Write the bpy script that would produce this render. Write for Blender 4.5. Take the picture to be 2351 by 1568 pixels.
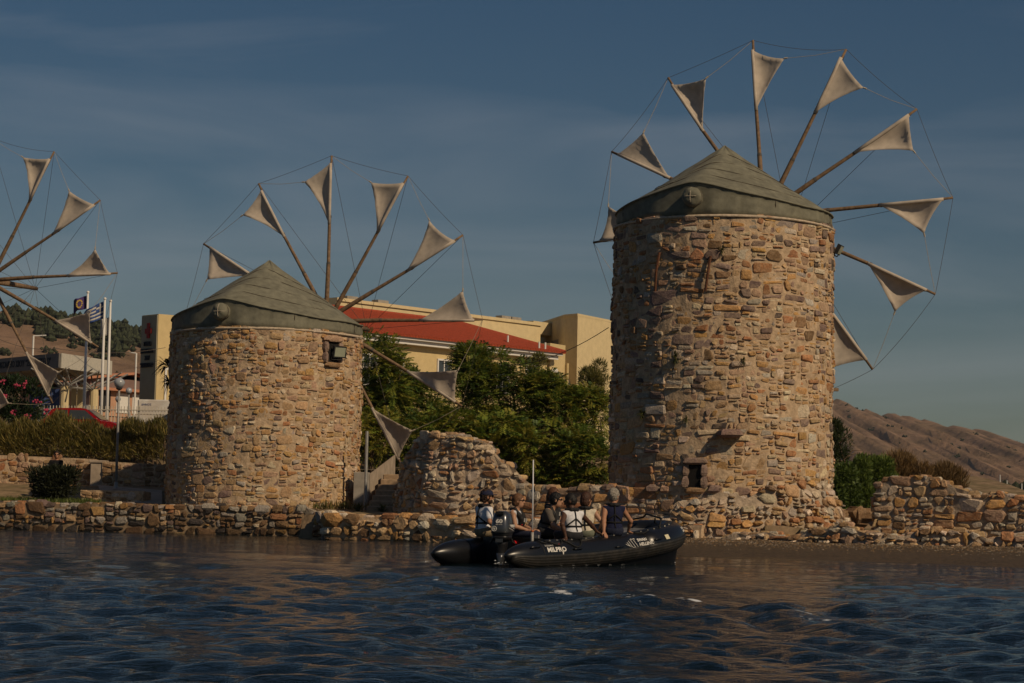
import bpy, math, random
import numpy as np
from mathutils import Vector, Matrix

for _o in list(bpy.data.objects):
    bpy.data.objects.remove(_o)
SC = bpy.context.scene
COL = SC.collection
rad = math.radians
PI = math.pi

# ------------------------------------------------------------------ camera
CAM_H, FPX, PITCH, ROLL = 1.05, 5200.0, math.atan(386 / 5200.0), rad(1.2)
CXV, CYV = 1175.5, 784.0                      # centre of the 2351 x 1568 measuring grid
cam_data = bpy.data.cameras.new("camera")
cam_data.sensor_width = 36.0
cam_data.lens = 36.0 * FPX / 2351.0
cam_data.clip_start, cam_data.clip_end = 0.1, 20000.0
cam = bpy.data.objects.new("camera", cam_data)
COL.objects.link(cam)
cam.matrix_world = Matrix.Translation((0, 0, CAM_H)) @ Matrix.Rotation(PI / 2 + PITCH, 4, 'X') @ Matrix.Rotation(ROLL, 4, 'Z')
SC.camera = cam

# ------------------------------------------------------------------ sky and sun
SUN_AZ, SUN_EL = rad(46.0), rad(36.5)          # sun stands behind the camera, to the right
SUN_DIR = Vector((math.sin(SUN_AZ) * math.cos(SUN_EL), -math.cos(SUN_AZ) * math.cos(SUN_EL), math.sin(SUN_EL)))
world = bpy.data.worlds.new("World")
SC.world = world
world.use_nodes = True
wn, wl = world.node_tree.nodes, world.node_tree.links
wn.clear()
w_out = wn.new("ShaderNodeOutputWorld")
w_bg = wn.new("ShaderNodeBackground")
w_sky = wn.new("ShaderNodeTexSky")
w_sky.sky_type = 'NISHITA'
w_sky.sun_disc = False
w_sky.sun_elevation = SUN_EL
w_sky.sun_rotation = PI - SUN_AZ               # measured from +Y towards +X
w_sky.air_density, w_sky.dust_density, w_sky.ozone_density = 1.0, 0.5, 2.2
w_bg.inputs["Strength"].default_value = 0.045
# thin cirrus: a faint whitish veil broken by stretched noise, the same all round the sky
w_tc = wn.new("ShaderNodeTexCoord")
w_map = wn.new("ShaderNodeMapping"); w_map.inputs["Scale"].default_value = (2.6, 2.6, 13.0); w_map.inputs["Rotation"].default_value = (0, rad(24), 0)
w_noise = wn.new("ShaderNodeTexNoise"); w_noise.inputs["Scale"].default_value = 1.7; w_noise.inputs["Detail"].default_value = 7; w_noise.inputs["Distortion"].default_value = 0.7
w_ramp = wn.new("ShaderNodeMapRange"); w_ramp.inputs[1].default_value = 0.45; w_ramp.inputs[2].default_value = 0.75; w_ramp.inputs[3].default_value = 0.0; w_ramp.inputs[4].default_value = 0.21
w_mix = wn.new("ShaderNodeMix"); w_mix.data_type = 'RGBA'
w_mix.inputs[7].default_value = (13.0, 13.2, 14.0, 1)
w_hs = wn.new("ShaderNodeHueSaturation"); w_hs.inputs["Saturation"].default_value = 1.3
wl.new(w_tc.outputs["Generated"], w_map.inputs[0]); wl.new(w_map.outputs[0], w_noise.inputs["Vector"])
wl.new(w_noise.outputs["Fac"], w_ramp.inputs[0]); wl.new(w_ramp.outputs[0], w_mix.inputs[0])
wl.new(w_sky.outputs[0], w_hs.inputs["Color"]); wl.new(w_hs.outputs[0], w_mix.inputs[6])
wl.new(w_mix.outputs[2], w_bg.inputs["Color"]); wl.new(w_bg.outputs[0], w_out.inputs["Surface"])

sun_data = bpy.data.lights.new("sun", 'SUN')
sun_data.energy = 5.0
sun_data.angle = rad(0.53)
sun_data.color = (1.0, 0.78, 0.52)
sun = bpy.data.objects.new("sun", sun_data)
COL.objects.link(sun)
sun.rotation_euler = SUN_DIR.to_track_quat('Z', 'Y').to_euler()
sun.location = SUN_DIR * 100

SC.render.engine = 'CYCLES'
SC.view_settings.view_transform = 'Standard'
SC.view_settings.look = 'None'
SC.view_settings.exposure = -0.88
SC.view_settings.gamma = 1.0
SC.view_settings.use_curve_mapping = False
SC.cycles.use_denoising = True
SC.cycles.max_bounces = 6
SC.cycles.diffuse_bounces = 3
SC.cycles.glossy_bounces = 3
SC.cycles.transmission_bounces = 4
SC.cycles.transparent_max_bounces = 6
SC.cycles.sample_clamp_indirect = 4.0

# ------------------------------------------------------------------ measuring helpers
CR, SR = math.cos(ROLL), math.sin(ROLL)
CP, SP = math.cos(PITCH), math.sin(PITCH)

def P(x, y, Y):
    """world point at depth Y that stands at (x, y) on the 2351 x 1568 measuring grid"""
    dx, dy = x - CXV, y - CYV
    a, b = dx * CR + dy * SR, -dx * SR + dy * CR
    d = Vector((a / FPX, CP + b / FPX * SP, SP - b / FPX * CP))
    t = Y / d.y
    return Vector((d.x * t, Y, CAM_H + d.z * t))

def PZ(x, Y, z):
    """world point at depth Y and height z, near column x"""
    y = 1170 - (z - CAM_H) * FPX / Y
    for _ in range(3):
        q = P(x, y, Y)
        y += (q.z - z) * FPX / Y
    q = P(x, y, Y)
    return Vector((q.x, Y, z))

# ------------------------------------------------------------------ object helpers
def link(o):
    COL.objects.link(o)
    return o

def tag(o, label=None, cat=None, group=None, kind=None):
    if label: o["label"] = label
    if cat: o["category"] = cat
    if group: o["group"] = group
    if kind: o["kind"] = kind
    return o

def empty(name, loc, label=None, cat=None, group=None, rz=0.0):
    o = bpy.data.objects.new(name, None)
    o.location = loc
    o.rotation_euler = (0, 0, rz)
    o.empty_display_size = 0.2
    link(o)
    return tag(o, label, cat, group)

def set_parent(o, parent):
    """keep the part where it was modelled (world coordinates) under a translated parent"""
    o.parent = parent
    if parent is not None and parent.type == 'EMPTY':
        o.matrix_parent_inverse = (Matrix.Translation(parent.location) @ Matrix.Rotation(parent.rotation_euler.z, 4, 'Z')).inverted()
    return o

def mk(name, verts, faces, mat=None, parent=None, smooth=False, col=None, kind=None, local=False):
    me = bpy.data.meshes.new(name)
    me.from_pydata([tuple(v) for v in verts], [], [tuple(f) for f in faces])
    if col is not None:
        at = me.color_attributes.new("Col", 'FLOAT_COLOR', 'POINT')
        arr = np.ones((len(me.vertices), 4), dtype=np.float32)
        arr[:, :3] = np.asarray(col, dtype=np.float32).reshape(-1, 3)
        at.data.foreach_set("color", arr.ravel())
    if smooth:
        me.polygons.foreach_set("use_smooth", [True] * len(me.polygons))
    if mat is not None:
        me.materials.append(mat)
    me.update()
    o = link(bpy.data.objects.new(name, me))
    if parent is not None:
        if local:
            o.parent = parent
        else:
            set_parent(o, parent)
    if kind: o["kind"] = kind
    return o

def mk_np(name, V, F, mat=None, parent=None, smooth=False, col=None, kind=None):
    """fast mesh from numpy arrays, every face with the same number of corners"""
    V = np.asarray(V, dtype=np.float32); F = np.asarray(F, dtype=np.int32)
    me = bpy.data.meshes.new(name)
    me.vertices.add(len(V)); me.vertices.foreach_set("co", V.ravel())
    k = F.shape[1]
    me.loops.add(F.size); me.loops.foreach_set("vertex_index", F.ravel())
    me.polygons.add(len(F))
    me.polygons.foreach_set("loop_start", np.arange(0, F.size, k, dtype=np.int32))
    me.polygons.foreach_set("loop_total", np.full(len(F), k, dtype=np.int32))
    if smooth:
        me.polygons.foreach_set("use_smooth", np.ones(len(F), dtype=bool))
    if col is not None:
        at = me.color_attributes.new("Col", 'FLOAT_COLOR', 'POINT')
        arr = np.ones((len(V), 4), dtype=np.float32); arr[:, :3] = col
        at.data.foreach_set("color", arr.ravel())
    if mat is not None: me.materials.append(mat)
    me.update(calc_edges=True)
    me.validate()
    o = link(bpy.data.objects.new(name, me))
    if parent is not None: set_parent(o, parent)
    if kind: o["kind"] = kind
    return o

class MB:
    """collects the faces of ONE piece"""
    def __init__(s): s.v, s.f = [], []
    def add(s, verts, faces):
        n = len(s.v); s.v += [Vector(q) for q in verts]; s.f += [tuple(i + n for i in f) for f in faces]; return s
    def box(s, lo, hi, bevel=0.0):
        x0, y0, z0 = lo; x1, y1, z1 = hi
        if bevel <= 0:
            return s.add([(x0,y0,z0),(x1,y0,z0),(x1,y1,z0),(x0,y1,z0),(x0,y0,z1),(x1,y0,z1),(x1,y1,z1),(x0,y1,z1)],
                         [(3,2,1,0),(4,5,6,7),(0,1,5,4),(1,2,6,5),(2,3,7,6),(3,0,4,7)])
        b = min(bevel, (x1-x0)*.45, (y1-y0)*.45, (z1-z0)*.45)
        def ring(d, z): return [(x0+d,y0,z),(x1-d,y0,z),(x1,y0+d,z),(x1,y1-d,z),(x1-d,y1,z),(x0+d,y1,z),(x0,y1-d,z),(x0,y0+d,z)]
        def inner(z): return [(x0+b,y0+b,z),(x1-b,y0+b,z),(x1-b,y0+b,z),(x1-b,y1-b,z),(x1-b,y1-b,z),(x0+b,y1-b,z),(x0+b,y1-b,z),(x0+b,y0+b,z)]
        n = len(s.v)
        s.v += [Vector(q) for q in inner(z0)+ring(b,z0+b)+ring(b,z1-b)+inner(z1)]
        for k in range(3):
            for i in range(8):
                j = (i+1) % 8
                s.f.append((n+k*8+i, n+k*8+j, n+k*8+8+j, n+k*8+8+i))
        s.f.append(tuple(n+i for i in (6,4,2,0))); s.f.append(tuple(n+24+i for i in (0,2,4,6)))
        return s
    def obox(s, o, ax, ay, az):
        """box from a corner and three edge vectors"""
        o, ax, ay, az = map(Vector, (o, ax, ay, az))
        return s.add([o, o+ax, o+ax+ay, o+ay, o+az, o+ax+az, o+ax+ay+az, o+ay+az],
                     [(3,2,1,0),(4,5,6,7),(0,1,5,4),(1,2,6,5),(2,3,7,6),(3,0,4,7)])
    def tube(s, pts, r, n=8, caps=True, closed=False):
        pts = [Vector(q) for q in pts]; m = len(pts)
        rs = r if isinstance(r, (list, tuple)) else [r] * m
        base = len(s.v); up = None
        for i in range(m):
            if closed: t = pts[(i+1) % m] - pts[i-1]
            else: t = pts[min(i+1, m-1)] - pts[max(i-1, 0)]
            t.normalize()
            if up is None:
                up = Vector((0,0,1)) if abs(t.z) < .9 else Vector((1,0,0))
            a = t.cross(up)
            if a.length < 1e-6: a = t.orthogonal()
            a.normalize(); up = a.cross(t); up.normalize()
            for k in range(n):
                g = 2*PI*k/n
                s.v.append(pts[i] + (a*math.cos(g) + up*math.sin(g)) * rs[i])
        for i in range(m if closed else m-1):
            j = (i+1) % m
            for k in range(n):
                l = (k+1) % n
                s.f.append((base+i*n+k, base+j*n+k, base+j*n+l, base+i*n+l))
        if caps and not closed:
            s.f.append(tuple(base+k for k in range(n)))
            s.f.append(tuple(base+(m-1)*n+k for k in range(n-1, -1, -1)))
        return s
    def lathe(s, prof, c=(0,0,0), n=16, ax=None):
        """prof: list of (radius, height) about the z axis through c"""
        c = Vector(c); base = len(s.v); m = len(prof)
        R = ax.to_track_quat('Z','Y').to_matrix() if ax is not None else Matrix.Identity(3)
        for r, h in prof:
            for k in range(n):
                g = 2*PI*k/n
                s.v.append(c + R @ Vector((r*math.cos(g), r*math.sin(g), h)))
        for i in range(m-1):
            for k in range(n):
                l = (k+1) % n
                s.f.append((base+i*n+k, base+i*n+l, base+(i+1)*n+l, base+(i+1)*n+k))
        s.f.append(tuple(base+k for k in range(n-1,-1,-1))); s.f.append(tuple(base+(m-1)*n+k for k in range(n)))
        return s
    def sphere(s, c, r, n=12, m=8, sc=(1,1,1)):
        c = Vector(c)
        return s.loft([[c + Vector((r*sc[0]*math.sin(PI*i/m)*math.cos(2*PI*k/n), r*sc[1]*math.sin(PI*i/m)*math.sin(2*PI*k/n), -r*sc[2]*math.cos(PI*i/m))) for k in range(n)] for i in range(m+1)])
    def loft(s, rings, caps=True, closed=True):
        base = len(s.v); n = len(rings[0]); m = len(rings)
        for rg in rings: s.v += [Vector(q) for q in rg]
        for i in range(m-1):
            for k in range(n if closed else n-1):
                l = (k+1) % n
                s.f.append((base+i*n+k, base+i*n+l, base+(i+1)*n+l, base+(i+1)*n+k))
        if caps:
            s.f.append(tuple(base+k for k in range(n-1,-1,-1))); s.f.append(tuple(base+(m-1)*n+k for k in range(n)))
        return s
    def prism(s, poly, off):
        """extrude a polygon by a vector"""
        poly = [Vector(q) for q in poly]; off = Vector(off); n = len(poly); b = len(s.v)
        s.v += poly + [q + off for q in poly]
        s.f.append(tuple(b+i for i in range(n-1,-1,-1))); s.f.append(tuple(b+n+i for i in range(n)))
        for i in range(n):
            j = (i+1) % n
            s.f.append((b+i, b+j, b+n+j, b+n+i))
        return s
    def build(s, name, mat, parent=None, smooth=False, kind=None, local=False, col=None):
        return mk(name, s.v, s.f, mat, parent, smooth, col, kind, local)

def bez(a, b, c, n=8):
    a, b, c = Vector(a), Vector(b), Vector(c)
    return [a*(1-t)**2 + b*2*t*(1-t) + c*t*t for t in [i/n for i in range(n+1)]]

def sag(a, b, d, n=10):
    a, b = Vector(a), Vector(b)
    return [a.lerp(b, i/n) - Vector((0,0,1)) * d * 4 * (i/n) * (1-i/n) for i in range(n+1)]

def text_mesh(name, body, size, mat, parent, M, extrude=0.0, align='CENTER', xs=1.0, local=False, bold=0.0, fit=None):
    """lettering as a real mesh; M places the text's own x/y plane"""
    cu = bpy.data.curves.new(name, 'FONT')
    cu.body, cu.size, cu.align_x, cu.align_y = body, size, align, 'CENTER'
    cu.extrude = extrude; cu.offset = bold; cu.resolution_u = 3
    o = bpy.data.objects.new(name, cu)
    me = bpy.data.meshes.new_from_object(o)
    bpy.data.objects.remove(o)
    me.name = name
    if fit:
        w = [v.co.x for v in me.vertices]; xs = fit / (max(w) - min(w))
    me.transform(M @ Matrix.Diagonal((xs, 1, 1, 1)))
    me.materials.clear(); me.materials.append(mat)
    t = link(bpy.data.objects.new(name, me))
    if local: t.parent = parent
    else: set_parent(t, parent)
    return t

def frame(o, ex, ey):
    """4x4 with origin o, x axis ex, y axis ey (z = ex x ey)"""
    ex = Vector(ex).normalized(); ey = Vector(ey); ey = (ey - ex*ey.dot(ex)).normalized(); ez = ex.cross(ey)
    return Matrix(((ex.x, ey.x, ez.x, o[0]), (ex.y, ey.y, ez.y, o[1]), (ex.z, ey.z, ez.z, o[2]), (0,0,0,1)))

# ------------------------------------------------------------------ materials
MAT = {}
def mat(name, c, rough=.7, var=.25, scale=3.0, bump=.0, bscale=None, spec=.3, metal=0.0, coat=0.0, attr=False, dist=.01, c2=None, detail=5, trans=0.0, c2f=1.0):
    if name in MAT: return MAT[name]
    m = bpy.data.materials.new(name); m.use_nodes = True
    nt = m.node_tree; N, L = nt.nodes, nt.links
    b = N["Principled BSDF"]
    b.inputs["Roughness"].default_value = rough
    b.inputs["Specular IOR Level"].default_value = spec
    b.inputs["Metallic"].default_value = metal
    b.inputs["Coat Weight"].default_value = coat
    tc = N.new("ShaderNodeTexCoord")
    nz = N.new("ShaderNodeTexNoise"); nz.inputs["Scale"].default_value = scale; nz.inputs["Detail"].default_value = detail
    L.new(tc.outputs["Object"], nz.inputs["Vector"])
    if attr:
        at = N.new("ShaderNodeAttribute"); at.attribute_name = "Col"
        src = at.outputs["Color"]
    else:
        rgb = N.new("ShaderNodeRGB"); rgb.outputs[0].default_value = (*c, 1); src = rgb.outputs[0]
    if c2 is not None:
        mr0 = N.new("ShaderNodeMapRange"); mr0.inputs[1].default_value = .42; mr0.inputs[2].default_value = .6; mr0.inputs[4].default_value = c2f
        mx0 = N.new("ShaderNodeMix"); mx0.data_type = 'RGBA'; mx0.inputs[7].default_value = (*c2, 1)
        L.new(nz.outputs["Fac"], mr0.inputs[0]); L.new(mr0.outputs[0], mx0.inputs[0]); L.new(src, mx0.inputs[6]); src = mx0.outputs[2]
    if var > 0:
        n2 = N.new("ShaderNodeTexNoise"); n2.inputs["Scale"].default_value = scale * 3.1; n2.inputs["Detail"].default_value = detail
        L.new(tc.outputs["Object"], n2.inputs["Vector"])
        mr = N.new("ShaderNodeMapRange"); mr.inputs[1].default_value = .3; mr.inputs[2].default_value = .7
        mr.inputs[3].default_value = 1 - var; mr.inputs[4].default_value = 1 + var
        L.new(n2.outputs["Fac"], mr.inputs[0])
        mu = N.new("ShaderNodeVectorMath"); mu.operation = 'SCALE'
        L.new(src, mu.inputs[0]); L.new(mr.outputs[0], mu.inputs["Scale"]); src = mu.outputs[0]
    L.new(src, b.inputs["Base Color"])
    if bump > 0:
        n3 = N.new("ShaderNodeTexNoise"); n3.inputs["Scale"].default_value = bscale or scale * 6; n3.inputs["Detail"].default_value = 6
        n3.inputs["Roughness"].default_value = .65
        L.new(tc.outputs["Object"], n3.inputs["Vector"])
        bp = N.new("ShaderNodeBump"); bp.inputs["Strength"].default_value = bump; bp.inputs["Distance"].default_value = dist
        L.new(n3.outputs["Fac"], bp.inputs["Height"]); L.new(bp.outputs[0], b.inputs["Normal"])
    if trans > 0:     # thin cloth or leaf that lets light through
        tr = N.new("ShaderNodeBsdfTranslucent"); L.new(src, tr.inputs["Color"])
        ms = N.new("ShaderNodeMixShader"); ms.inputs[0].default_value = trans
        out = N["Material Output"]
        L.new(b.outputs[0], ms.inputs[1]); L.new(tr.outputs[0], ms.inputs[2]); L.new(ms.outputs[0], out.inputs["Surface"])
    MAT[name] = m
    return m

M_STONE = mat("stone", (.4,.3,.2), .9, .3, 5, .9, 22, .15, attr=True, dist=.03, c2=(.44,.32,.205), c2f=.26)
M_STONEW = mat("weathered_quay_stone", (.4,.3,.2), .8, .35, 5, .9, 18, .3, attr=True, dist=.04)
M_MORTAR = mat("lime_mortar", (.47,.345,.225), .95, .28, 2.2, .8, 14, .1, dist=.04)
M_MORTARG = mat("grey_mortar", (.40,.315,.23), .95, .28, 2.2, .9, 12, .1, dist=.05)
M_LEAF = mat("leaf", (.06,.1,.02), .55, .2, 1.2, attr=True, spec=.35, trans=.3)
M_BARK = mat("bark", (.16,.11,.07), .9, .3, 4, .5, 20)
M_WOOD = mat("weathered_wood", (.19,.125,.075), .8, .35, 2.5, .5, 18, .2)
M_SAIL = mat("sail_canvas", (.62,.54,.45), .85, .12, 1.4, .25, 60, .15, dist=.004, trans=.25)
M_ROPE = mat("rope", (.10,.085,.07), .9, .2, 6)
M_ROPEL = mat("pale_rope", (.42,.36,.28), .9, .2, 6)
M_CANVAS = mat("green_canvas", (.185,.178,.13), .74, .2, 1.6, .4, 24, .25, dist=.015, c2=(.158,.152,.112))
M_SEAM = mat("canvas_seam", (.06,.045,.03), .9, .2, 6)
M_IRON = mat("rusty_iron", (.11,.045,.022), .8, .4, 8, .4, 40)
# ------------------------------------------------------------------ rubble masonry
PAL = dict(tan=(.43,.285,.155), ochre=(.44,.25,.095), pale=(.56,.46,.34), pink=(.38,.245,.165), purple=(.215,.15,.125),
           rust=(.36,.17,.08), grey=(.40,.35,.29), dark=(.085,.068,.06), brown=(.21,.125,.065), cream=(.53,.42,.27))

def pick(rng, weights):
    ks = list(weights); w = np.array([weights[k] for k in ks], float)
    c = np.array(PAL[ks[rng.choice(len(ks), p=w / w.sum())]])
    return np.clip(c * rng.uniform(.72, 1.24) * (1 + rng.normal(0, .022, 3)), .02, .8)

def pack(W, H, sizes, rng, k=1.5, wrap=False):
    """sites with radii in the (u, v*k) plane: big stones first, small ones in the gaps"""
    pts = np.empty((0, 3))
    Hk = H * k
    for r0, frac in sizes:
        target = frac * W * Hk / (3.0 * r0 * r0)
        tries = int(target * 6) + 10; got = 0
        U = rng.uniform(0, W, tries); Vv = rng.uniform(-.02, Hk + .02, tries); R = r0 * rng.uniform(.82, 1.25, tries)
        buf = np.empty((len(pts) + tries, 3)); n = len(pts); buf[:n] = pts
        for u, v, r in zip(U, Vv, R):
            du = np.abs(buf[:n, 0] - u)
            if wrap: du = np.minimum(du, W - du)
            if n and np.any(du**2 + (buf[:n, 1] - v)**2 < (.92 * (buf[:n, 2] + r))**2): continue
            buf[n] = (u, v, r); n += 1; got += 1
            if got >= target: break
        pts = buf[:n].copy()
    return pts

def cells(pts, W, H, k, wrap, gap, rng, rnd=.17):
    """power-diagram cell of each site, shrunk by the joint and rounded at its corners; list of (poly in u,v, radius, centre)"""
    out = []
    P3 = pts
    if wrap:
        a = pts.copy(); a[:, 0] += W; b = pts.copy(); b[:, 0] -= W
        P3 = np.vstack([pts, a, b])
    for i in range(len(pts)):
        x, y, r = pts[i]
        d2 = (P3[:, 0] - x)**2 + (P3[:, 1] - y)**2
        idx = np.nonzero((d2 < (2.6 * (P3[:, 2] + r))**2) & (d2 > 1e-9))[0]
        idx = idx[np.argsort(d2[idx])][:16]
        h = 2.1 * r
        y0, y1 = max(-h, -y), min(h, H * k - y)
        poly = [(-h, y0), (h, y0), (h, y1), (-h, y1)]
        if not wrap:
            poly = [(min(max(px, -x), W - x), py) for px, py in poly]
        for j in idx:
            qx, qy, qr = P3[j]; ex, ey = qx - x, qy - y
            c = (ex*ex + ey*ey - qr*qr + r*r) / 2
            new = []; m = len(poly)
            for a in range(m):
                p, q = poly[a], poly[(a+1) % m]
                fp, fq = p[0]*ex + p[1]*ey - c, q[0]*ex + q[1]*ey - c
                if fp <= 0: new.append(p)
                if fp * fq < 0:
                    t = fp / (fp - fq); new.append((p[0] + (q[0]-p[0])*t, p[1] + (q[1]-p[1])*t))
            poly = new
            if len(poly) < 3: break
        if len(poly) < 3: continue
        A = np.array(poly); A[:, 1] /= k
        cen = A.mean(0); D = A - cen; L = np.hypot(D[:, 0], D[:, 1]) + 1e-6
        if L.max() < gap * 1.6 + .015: continue
        g = gap * rng.uniform(.5, 1.5)
        A = cen + D * np.clip((L - g) / L, .3, 1)[:, None]
        Q = []                               # cut the corners
        m = len(A)
        for a in range(m):
            p, q = A[a], A[(a+1) % m]
            f = rnd * rng.uniform(.6, 1.3)
            if np.hypot(*(q - p)) < .03: Q.append((p + q) / 2)
            else: Q += [p + (q-p)*f, q + (p-q)*f]
        Q = np.array(Q)
        if len(Q) < 4: continue
        Q += rng.normal(0, .045 * r, Q.shape)
        out.append((Q + np.array([x, y / k]), r, np.array([x, y / k]) + cen))
    return out

def stone_mesh(Q, cen, mapf, proud, rng, sink=.05):
    """verts, faces of one stone: a base ring in the mortar, a face ring, a rough face"""
    n = len(Q); V = []
    tilt = rng.normal(0, .22, 2)
    for q in Q: V.append(mapf(q[0], q[1], -sink))
    ins = rng.uniform(.05, .12)
    for q in Q:
        d = q - cen
        V.append(mapf(cen[0] + d[0]*(1-ins*.4), cen[1] + d[1]*(1-ins*.4), proud * rng.uniform(.45, .75) + d @ tilt * .3))
    for q in Q:
        d = q - cen
        V.append(mapf(cen[0] + d[0]*(1-ins*2.6), cen[1] + d[1]*(1-ins*2.6), proud * rng.uniform(.85, 1.15) + d @ tilt * .3))
    V.append(mapf(cen[0], cen[1], proud * rng.uniform(.95, 1.35)))
    F = []
    for i in range(n):
        j = (i+1) % n
        F.append((i, j, n+j, n+i)); F.append((n+i, n+j, 2*n+j, 2*n+i)); F.append((2*n+i, 2*n+j, 3*n))
    return V, F

def masonry_cells(W, H, big, small, rng, gap, wrap=False, jit=.13, rnd=.2, flat=1.7, wav=.05):
    """rough coursed rubble: wavy bands cut into panels, each panel cut on until the stones are of mixed size"""
    rects = []
    v = -.05
    while v < H + .02:
        bh = rng.uniform(1.3, 2.2) * big
        bh = min(bh, H + .05 - v) if H - v < 1.4 * bh else bh
        n = max(2, int(W / (big * flat * rng.uniform(1.2, 1.9))))
        cuts = np.cumsum(rng.uniform(.6, 1.5, n)); cuts = cuts / cuts[-1] * W; o = rng.uniform(0, cuts[0]) if wrap else 0
        cuts = np.concatenate([[0], cuts]) + o
        for a, b in zip(cuts, cuts[1:]): rects.append((a, b, v, v + bh))
        v += bh
    out = []
    while rects:
        a, b, c, d = rects.pop(); w, h = b - a, d - c
        tgt = small + (big - small) * rng.random() ** 1.9
        if h > tgt * 1.25 or (w > tgt * flat * 1.5):
            if h * flat * rng.uniform(.75, 1.5) > w and h > small * 1.2:
                m = c + h * rng.uniform(.28, .72); rects += [(a, b, c, m), (a, b, m, d)]; continue
            elif w > small * 1.5:
                m = a + w * rng.uniform(.28, .72); rects += [(a, m, c, d), (m, b, c, d)]; continue
        g = gap * rng.uniform(.35, 1.0); w -= 2 * g; h -= 2 * g
        if w < .03 or h < .022: continue
        cx, cy = (a + b) / 2, (c + d) / 2
        m = min(w, h); f = rnd * rng.uniform(.5, 1.4)
        hw, hh = w / 2, h / 2
        pts = []
        for sx, sy in ((-1, -1), (1, -1), (1, 1), (-1, 1)):
            jx, jy = rng.normal(0, jit * m, 2)
            p = np.array([sx * hw + np.clip(jx, -.3 * m, gap * 1.2 if sx > 0 else .3 * m), sy * hh + np.clip(jy, -.3 * m, .3 * m)])
            p[0] = np.clip(p[0], -hw - gap * .8, hw + gap * .8); p[1] = np.clip(p[1], -hh - gap * .8, hh + gap * .8)
            ex, ey = min(f * m, hw * .8), min(f * m, hh * .8)
            q = [p + np.array([0, -sy * ey]), p + np.array([-sx * ex, 0])]
            if sx * sy < 0: q.reverse()
            pts += q
        # order: go round counter-clockwise
        Q = np.array(pts); ang = np.arctan2(Q[:, 1] / hh, Q[:, 0] / hw); Q = Q[np.argsort(ang)]
        Q = Q + np.array([cx, cy])
        Q[:, 1] += wav * vnoise(Q[:, 0] * 1.9, Q[:, 1] * .8, 1)
        if not wrap: Q[:, 0] = np.clip(Q[:, 0], 0, W)
        out.append((Q, math.sqrt(w * h) / 2, Q.mean(0)))
    return out

CAMV = Vector((0, 0, CAM_H))
def lay_stones(cs, mapf, colf, proudf, rng, parent, limit=300, name="stone", stuff="small_stone", mat_=None, min_face=.12):
    """the largest stones that face the camera become parts of their own, the rest one infill part"""
    mat_ = mat_ or M_STONE
    rec = []
    for Q, r, cen in cs:
        c = Vector(mapf(cen[0], cen[1], 0)); nrm = (Vector(mapf(cen[0], cen[1], .1)) - c).normalized()
        x, y = Q[:, 0], Q[:, 1]
        area = .5 * abs(np.dot(x, np.roll(y, 1)) - np.dot(y, np.roll(x, 1)))
        facing = nrm.dot((CAMV - c).normalized())
        V, F = stone_mesh(Q, cen, mapf, proudf(cen[0], cen[1], rng, r), rng)
        rec.append((area * max(facing, 0) if facing > min_face else 0, V, F, colf(cen[0], cen[1], rng, r)))
    rec.sort(key=lambda t: -t[0])
    sv, sf, scol = [], [], []
    for i, (a, V, F, c) in enumerate(rec):
        if i < limit and a > 0:
            mk(name, V, F, mat_, parent, col=np.tile(c, (len(V), 1)))
        else:
            b = len(sv); sv += V; sf += [tuple(q + b for q in f) for f in F]; scol += [c] * len(V)
    if sv:
        mk(stuff, sv, sf, mat_, parent, col=np.array(scol), kind="stuff")

def vnoise(x, y, seed=0):
    """cheap smooth noise for numpy arrays or floats, about -1..1"""
    s = seed * 1.37
    return (np.sin(x*1.0 + 1.3*y + s) + np.sin(x*2.3 - 1.9*y + 2.1*s + 1) * .6 + np.sin(-x*3.7 + 4.1*y + .7*s) * .4 + np.sin(x*7.1 + 6.3*y + s*3) * .2) / 2.2

def poly_path(pts):
    """arc-length parametrised polyline -> (length, f(u) -> (point, outward normal to the right-hand/camera side))"""
    pts = [Vector((p[0], p[1], 0)) for p in pts]
    L = [0.0]
    for a, b in zip(pts, pts[1:]): L.append(L[-1] + (b - a).length)
    def f(u):
        u = min(max(u, 0.0), L[-1] - 1e-6)
        i = 0
        while i < len(L) - 2 and L[i+1] <= u: i += 1
        t = (u - L[i]) / (L[i+1] - L[i])
        p = pts[i].lerp(pts[i+1], t)
        def nrm(j):
            d = (pts[j+1] - pts[j]).normalized(); return Vector((d.y, -d.x, 0))
        n0 = nrm(i)
        if t < .5 and i > 0: n0 = n0.lerp(nrm(i-1), .5 - t)
        elif t >= .5 and i < len(pts) - 2: n0 = n0.lerp(nrm(i+1), t - .5)
        return p, n0.normalized()
    return L[-1], f

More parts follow.
